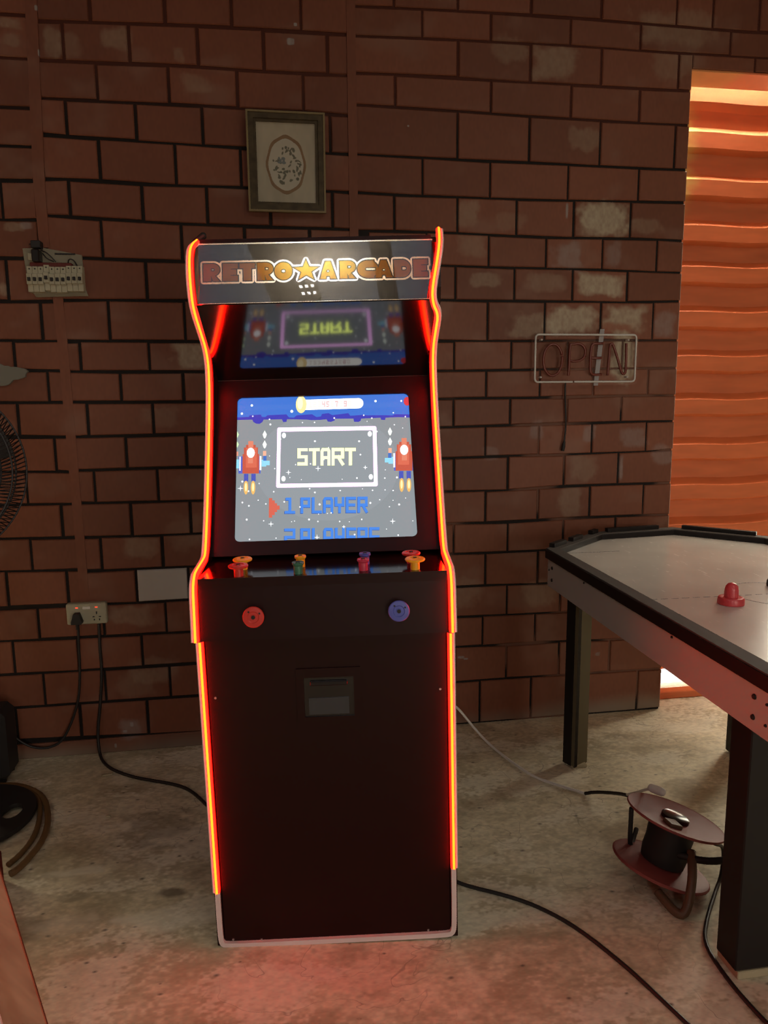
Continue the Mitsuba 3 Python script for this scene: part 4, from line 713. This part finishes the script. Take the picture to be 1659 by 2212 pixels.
# ---------------------------------------------------------------- breaker panel
k = 'breaker_panel'; tag(k, 'open electrical breaker panel with a row of ten grey breakers', 'breaker panel')
pb = ext(Polygon([(-.874, 1.995), (-.80, 1.998), (-.668, 1.975), (-.664, 1.86), (-.655, 1.828), (-.84, 1.822), (-.864, 1.86)]), .012); v = pb.vertices; pb.vertices = np.c_[v[:, 0], .004 - v[:, 2], v[:, 1]]; pb.invert()
add(k + '__back_plate', pb, 'aged_plastic', label='grubby back plate')
for i in range(10):
    up_ = .006 if i == 3 else (.004 if i >= 7 else 0.0); x = -.8565 + i * .01955
    kk = add(k + '__breaker', cat([bbox((x, -.052, 1.862 + up_), (x + .0188, -.006, 1.900 + up_), .0012), bbox((x, -.040, 1.836 + up_), (x + .0188, -.006, 1.927 + up_), .0012)]), 'beige_plastic')
    add(kk + '__switch', bbox((x + .0045, -.058, 1.873 + up_), (x + .0145, -.050, 1.886 + up_), .001), 'rubber')
    add(kk + '__screw_hole', axis_to(lathe([(0, 0), (.0027, 0), (.0027, .001), (0, .001)], 10), (x + .0094, -.0400, 1.918 + up_), (0, -1, 0)), 'rubber')
add(k + '__busbar', bbox((-.846, -.034, 1.927), (-.700, -.008, 1.942), .002), 'dark_red', label='dark red busbar cover')
add(k + '__main_switch', bbox((-.832, -.055, 1.942), (-.806, -.008, 1.985), .003), 'dark_recess'); add(k + '__terminal', bbox((-.852, -.03, 1.950), (-.834, -.008, 1.975), .002), 'beige_plastic')
add(k + '__entry_box', bbox((-.836, -.04, 1.992), (-.802, .002, 2.018), .002), 'black_matte')
for pth in ([(-.805, -.03, 1.985), (-.78, -.045, 1.975), (-.755, -.03, 1.945)], [(-.80, -.025, 1.975), (-.785, -.035, 1.955), (-.765, -.02, 1.948)], [(-.716, -.02, 1.938), (-.708, -.035, 1.957), (-.692, -.03, 1.953), (-.684, -.02, 1.935)], [(-.845, -.02, 2.008), (-.825, -.035, 2.006), (-.80, -.02, 1.99)]):
    add(k + '__wire', tube(pth, .0022, 6), 'cable_black', True)
add(k + '__lid_rail', bbox((-.762, -.012, 1.975), (-.690, -.004, 1.980), .001), 'black_matte')

# ---------------------------------------------------------------- framed print
k = 'framed_print'; tag(k, 'small framed flower print hanging above the arcade machine', 'picture')
TILT = math.radians(4.0)
def pic(m): # x across, y up the picture from its foot, z out of it
    m = m.copy(); v = m.vertices; m.vertices = np.c_[v[:, 0] + .098, -.010 - v[:, 2] * math.cos(TILT) - v[:, 1] * math.sin(TILT), 2.1445 + v[:, 1] * math.cos(TILT) - v[:, 2] * math.sin(TILT)]; return m
PW, PH = .146, .352
def moulding(a, b, z0, z1): return pic(ext(sbox(-PW + a, a, PW - a, PH - a).difference(sbox(-PW + b, b, PW - b, PH - b)), z1 - z0)), z0
for nm, a, b, z1, bs, lab in (('frame_edge', 0, .007, .022, 'gold', 'thin gilt outer edge'), ('frame', .007, .026, .018, 'old_oak', 'dark brown wooden frame'), ('frame_lip', .026, .036, .012, 'old_oak', 'sloping inner frame')):
    add(k + '__' + nm, moulding(a, b, 0, z1)[0], bs, label=lab)
add(k + '__sheet', pic(ext(sbox(-PW + .03, .03, PW - .03, PH - .03), .003)), 'aged_paper', label='yellowed paper with a flower bouquet in an oval')
def ovl(s, wob): return Polygon([(s * (.074 + wob * math.cos(8 * t)) * math.cos(t) - .002, PH / 2 - .006 + s * (.103 + wob * math.cos(8 * t)) * math.sin(t)) for t in np.linspace(0, 2 * math.pi, 64, endpoint=False)])
lift = lambda poly, z: pic(trimesh.Trimesh(*(lambda m: (m.vertices + V(0, 0, z), m.faces))(ext(poly, .0004)), process=False))
add(k + '__oval_border', lift(ovl(1.0, .002).difference(ovl(.88, .0012)), .003), 'print_brown'); add(k + '__oval', lift(ovl(.88, .0012), .003), 'print_pale')
fl_, bl_ = [], []
r_ = random.Random(3)
for i in range(58):
    a = r_.uniform(0, 2 * math.pi); d = .12 + .85 * math.sqrt(r_.random()); x, y = .058 * min(d, 1) * math.cos(a), PH / 2 - .014 + .062 * min(d, 1) * math.sin(a) + (.012 if abs(a - 1.6) < .6 else 0)
    g = affinity.rotate(affinity.scale(circ(x, y, 1, 4), r_.uniform(.003, .0085), r_.uniform(.002, .0055)), r_.uniform(0, 180)); fl_.append(g)
for i in range(9): bl_.append(affinity.scale(circ(-.016 + r_.uniform(-.012, .012), PH / 2 + .008 + r_.uniform(-.008, .010), 1, 5), r_.uniform(.004, .008), r_.uniform(.003, .006)))
add(k + '__bouquet', lift(unary_union(fl_).difference(unary_union(bl_)), .0034), 'print_green'); add(k + '__bouquet_bloom', lift(unary_union(bl_), .0034), 'print_blue')
add(k + '__glass', pic(trimesh.Trimesh(flat(sbox(-PW + .028, .028, PW - .028, PH - .028)).vertices + V(0, 0, .007), flat(sbox(-PW + .028, .028, PW - .028, PH - .028)).faces, process=False)), 'clear_pane')

# ---------------------------------------------------------------- OPEN sign
k = 'open_sign'; tag(k, 'unlit tube sign reading OPEN on a clear board fixed to the wall', 'sign')
SX, SZ, SWD, SHT, SY = 1.0955, 1.498, .4425, .1925, -.024
scene['sign_board'] = {'type': 'thindielectric', 'int_ior': 1.45}
bd = flat(sbox(-.016, -.012, SWD + .016, SHT + .012).buffer(-.01).buffer(.01)); sg = lambda m, off=0.0: frame(m, (SX, SY + off, SZ), (1, 0, 0), (0, 0, 1))
add(k + '__board', sg(bd), 'sign_board', label='clear acrylic board')
def stube(pts, r, bs, nm, it=2, **kw): return add(k + '__' + nm, tube([(SX + x, SY - .008, SZ + z) for x, z in pts], r, 8, it), bs, True, **kw)
def arc(cx, cz, r, a0, a1, n=6): return [(cx + r * math.cos(math.radians(a0 + (a1 - a0) * i / n)), cz + r * math.sin(math.radians(a0 + (a1 - a0) * i / n))) for i in range(n + 1)]
c_ = .014
bp = [(.165, 0)] + arc(c_, c_, c_, 270, 180) + arc(c_, SHT - c_, c_, 180, 90) + arc(SWD - c_, SHT - c_, c_, 90, 0) + arc(SWD - c_, c_, c_, 0, -90) + [(.172, 0)]
stube(bp, .0042, 'tube_white', 'border_tube', 0, label='pale border tube')
ZB, ZT = .026, .158
stube([(.076 + .041 * math.cos(t), (ZB + ZT) / 2 - .002 + .064 * math.sin(t)) for t in np.linspace(0.3, 2 * math.pi + .25, 40)], .0054, 'tube_red', 'letter', 0, label='dull red tube letter')
stube([(.146, ZB), (.148, .06), (.149, .13), (.152, ZT - .004)] + arc(.182, ZT - .037, .036, 115, -85, 12) + [(.165, .0835), (.150, .088)], .0054, 'tube_red', 'letter', 0)
stube([(.292, ZB + .004), (.258, ZB + .002), (.243, ZB + .010), (.240, .06), (.241, .13), (.246, ZT - .006), (.258, ZT - .001), (.294, ZT - .001)], .0054, 'tube_red', 'letter', 1)
stube([(.244, .097), (.290, .098)], .0054, 'tube_red', 'letter', 0)
stube([(.320, ZB), (.322, .08), (.325, ZT - .006), (.334, ZT), (.342, ZT - .012), (.360, .10), (.382, ZB + .010), (.392, ZB + .004), (.400, ZB + .012), (.400, .08), (.398, ZT)], .0054, 'tube_red', 'letter', 1)
scene['painted_reflection'] = {'type': 'principledthin', 'base_color': rgb(.40, .38, .38), 'roughness': .4, 'spec_trans': .0, 'diff_trans': .6}  # pale translucent colour imitating a reflection on the acrylic
add(k + '__reflection_strip', sg(flat(Polygon([(.262, -.016), (.282, -.016), (.303, SHT + .024), (.283, SHT + .024)])), -.0005), 'painted_reflection', label='whitish strip standing in for a reflection on the board')
for x, z in ((.03, .02), (SWD - .03, .02), (.03, SHT - .02), (SWD - .03, SHT - .02)): add(k + '__spacer', axis_to(cyl((0, 0, 0), (0, 0, .026), .004, 10), (SX + x, SY + .026, SZ + z), (0, -1, 0)), 'tube_white')
add(k + '__power_cord', tube([(1.237, -.014, 1.498), (1.236, -.016, 1.47), (1.238, -.014, 1.42), (1.243, -.014, 1.36), (1.244, -.015, 1.30), (1.238, -.015, 1.245)], .0036, 8), 'cable_black', True)
add(k + '__power_cord_plug', axis_to(lathe([(0, -.02), (.006, -.02), (.008, 0), (.005, .022), (0, .024)], 12), (1.236, -.015, 1.228), (.15, 0, 1)), 'rubber', 40)

# ---------------------------------------------------------------- pedestal fan at the left edge
k = 'pedestal_fan'; tag(k, 'black pedestal fan with a wire cage at the left edge', 'fan')
FC, FN = V(-1.0267, -.62, 1.235), V(.22, -.97, .06); FN = FN / np.linalg.norm(FN); FR = .28
fp = lambda m: axis_to(m, FC, FN)
cage = []
def cz(r, s): # the cage bulges: its height at radius r
    return s * (.105 * math.sqrt(max(0, 1 - (r / FR) ** 2.6)))
for s in (1, -1):
    for r in (.28, .245, .20, .14):
        a = np.linspace(0, 2 * math.pi, 61); cage.append(tube(np.c_[r * np.cos(a), r * np.sin(a), np.full(61, cz(r, s))], .0030, 5, 0))
    for i in range(130):
        a = i / 130 * 2 * math.pi; rr = np.linspace(.075, FR, 8); tw = a + .35 * (rr / FR)
        cage.append(tube(np.c_[rr * np.cos(tw), rr * np.sin(tw), [cz(r, s) for r in rr]], .0016, 4, 0))
add(k + '__wire_cage', fp(cat(cage)), 'black_matte', kind='stuff', label='black spiral wire cage')
for i in range(3):
    a0 = i * 2.094; v, f = [], []
    for j, r in enumerate(np.linspace(.05, .25, 8)):
        for t in np.linspace(-.42, .42, 7): v.append((r * math.cos(a0 + t * (1.1 - r)), r * math.sin(a0 + t * (1.1 - r)), .05 * t))
    for j in range(7):
        for q in range(6): f += [[j * 7 + q, j * 7 + q + 1, j * 7 + q + 8], [j * 7 + q, j * 7 + q + 8, j * 7 + q + 7]]
    b0 = trimesh.Trimesh(v, f, process=False); b1 = b0.copy(); b1.apply_translation((0, 0, -.003)); b1.invert()
    add(k + '__blade', fp(cat([b0, b1])), 'dark_recess', True)
add(k + '__hub', fp(lathe([(0, -.10), (.07, -.10), (.075, -.08), (.075, .10), (.06, .112), (0, .115)], 32)), 'rubber', 30)
add(k + '__motor', fp(lathe([(0, -.26), (.06, -.25), (.085, -.20), (.085, -.11), (0, -.10)], 32)), 'black_matte', 30)
add(k + '__pole', cyl((-1.07, -.45, .03), (-1.07, -.45, 1.21), .018), 'black_matte', 30)
base_ = ext(Point(-1.07, -.462).buffer(.216, quad_segs=24).difference(affinity.scale(Point(-.929, -.448).buffer(1, quad_segs=8), .032, .048)), .016); base_.apply_translation((0, 0, .012))
add(k + '__foot', base_, 'rubber', label='round black foot with an opening')
add(k + '__foot_cover', axis_to(lathe([(0, 0), (.10, 0), (.085, .018), (.04, .035), (.03, .06), (0, .06)], 32), (-1.075, -.462, .026), (0, 0, 1)), 'rubber', 30)
for a in range(4): add(k + '__foot_pad', cyl((-1.07 + .19 * math.cos(a * 1.57 + .6), -.462 + .19 * math.sin(a * 1.57 + .6), 0), (-1.07 + .19 * math.cos(a * 1.57 + .6), -.462 + .19 * math.sin(a * 1.57 + .6), .013), .012, 12), 'rubber')

# ---------------------------------------------------------------- odds and ends at the left edge
k = 'loudspeaker_box'; tag(k, 'black box standing against the wall at the left edge', 'box')
add(k + '__case', bbox((-1.30, -.205, .008), (-1.022, -.06, .285), .022), 'black_matte')
add(k + '__front_cloth', bbox((-1.28, -.209, .03), (-1.045, -.203, .265), .003), 'rubber')
for x, y in ((-1.27, -.18), (-1.05, -.18), (-1.27, -.085), (-1.05, -.085)): add(k + '__foot', cyl((x, y, 0), (x, y, .012), .012, 12), 'rubber')
D_ = V(-.125, .164, .252); D_ = D_ / np.linalg.norm(D_); B0 = V(-.476, -1.556, 0.0); Wd = np.cross(D_, V(.9, .35, .1)); Wd = V(-.80, -.58, -.02); Wd -= D_ * (Wd @ D_); Wd /= np.linalg.norm(Wd); Tn = np.cross(D_, Wd)
pk = bbox((0, 0, -.026), (.13, 1.25, 0), .003); m = frame(pk, B0 + D_ * .012, Wd, D_)
k = 'leaning_board'; add(k + '__plank', m, 'weathered_wood'); add(k + '__batten', frame(bbox((-.004, 0, -.020), (.024, 1.25, .010), .004), B0 + D_ * .012, Wd, D_), 'reel_brown', label='dark red brown batten along its edge'); tag(k, 'reddish brown wooden board leaning at the lower left corner', 'board')
k = add('metal_pipe', cyl(B0 + Wd * .095 + Tn * .075 + V(0, 0, .03), B0 + Wd * .095 + Tn * .075 + D_ * .45, .0075, 14), 'cable_white'); tag(k, 'thin pale pipe beside the leaning board', 'pipe')
k = add('wooden_block', bbox((-1.06, -.98, 0), (-.842, -.80, .10), .004), 'dark_red'); tag(k, 'dark red wooden block on the floor below the fan foot', 'block')
for x, y, a, w, h, lab in ((-.665, -.195, .25, .042, .016, 'pale splinter lying beside the cable on the floor'), (-.60, -.50, -.2, .018, .007, 'small pale chip on the floor left of the machine')):
    m = bbox((-w / 2, -h / 2, 0), (w / 2, h / 2, .006), .002); m.apply_transform(trimesh.transformations.rotation_matrix(a, (0, 0, 1))); m.apply_translation((x, y, .0005)); k = add('wood_chip', m, 'raw_board'); tag(k, lab, 'wood chip')
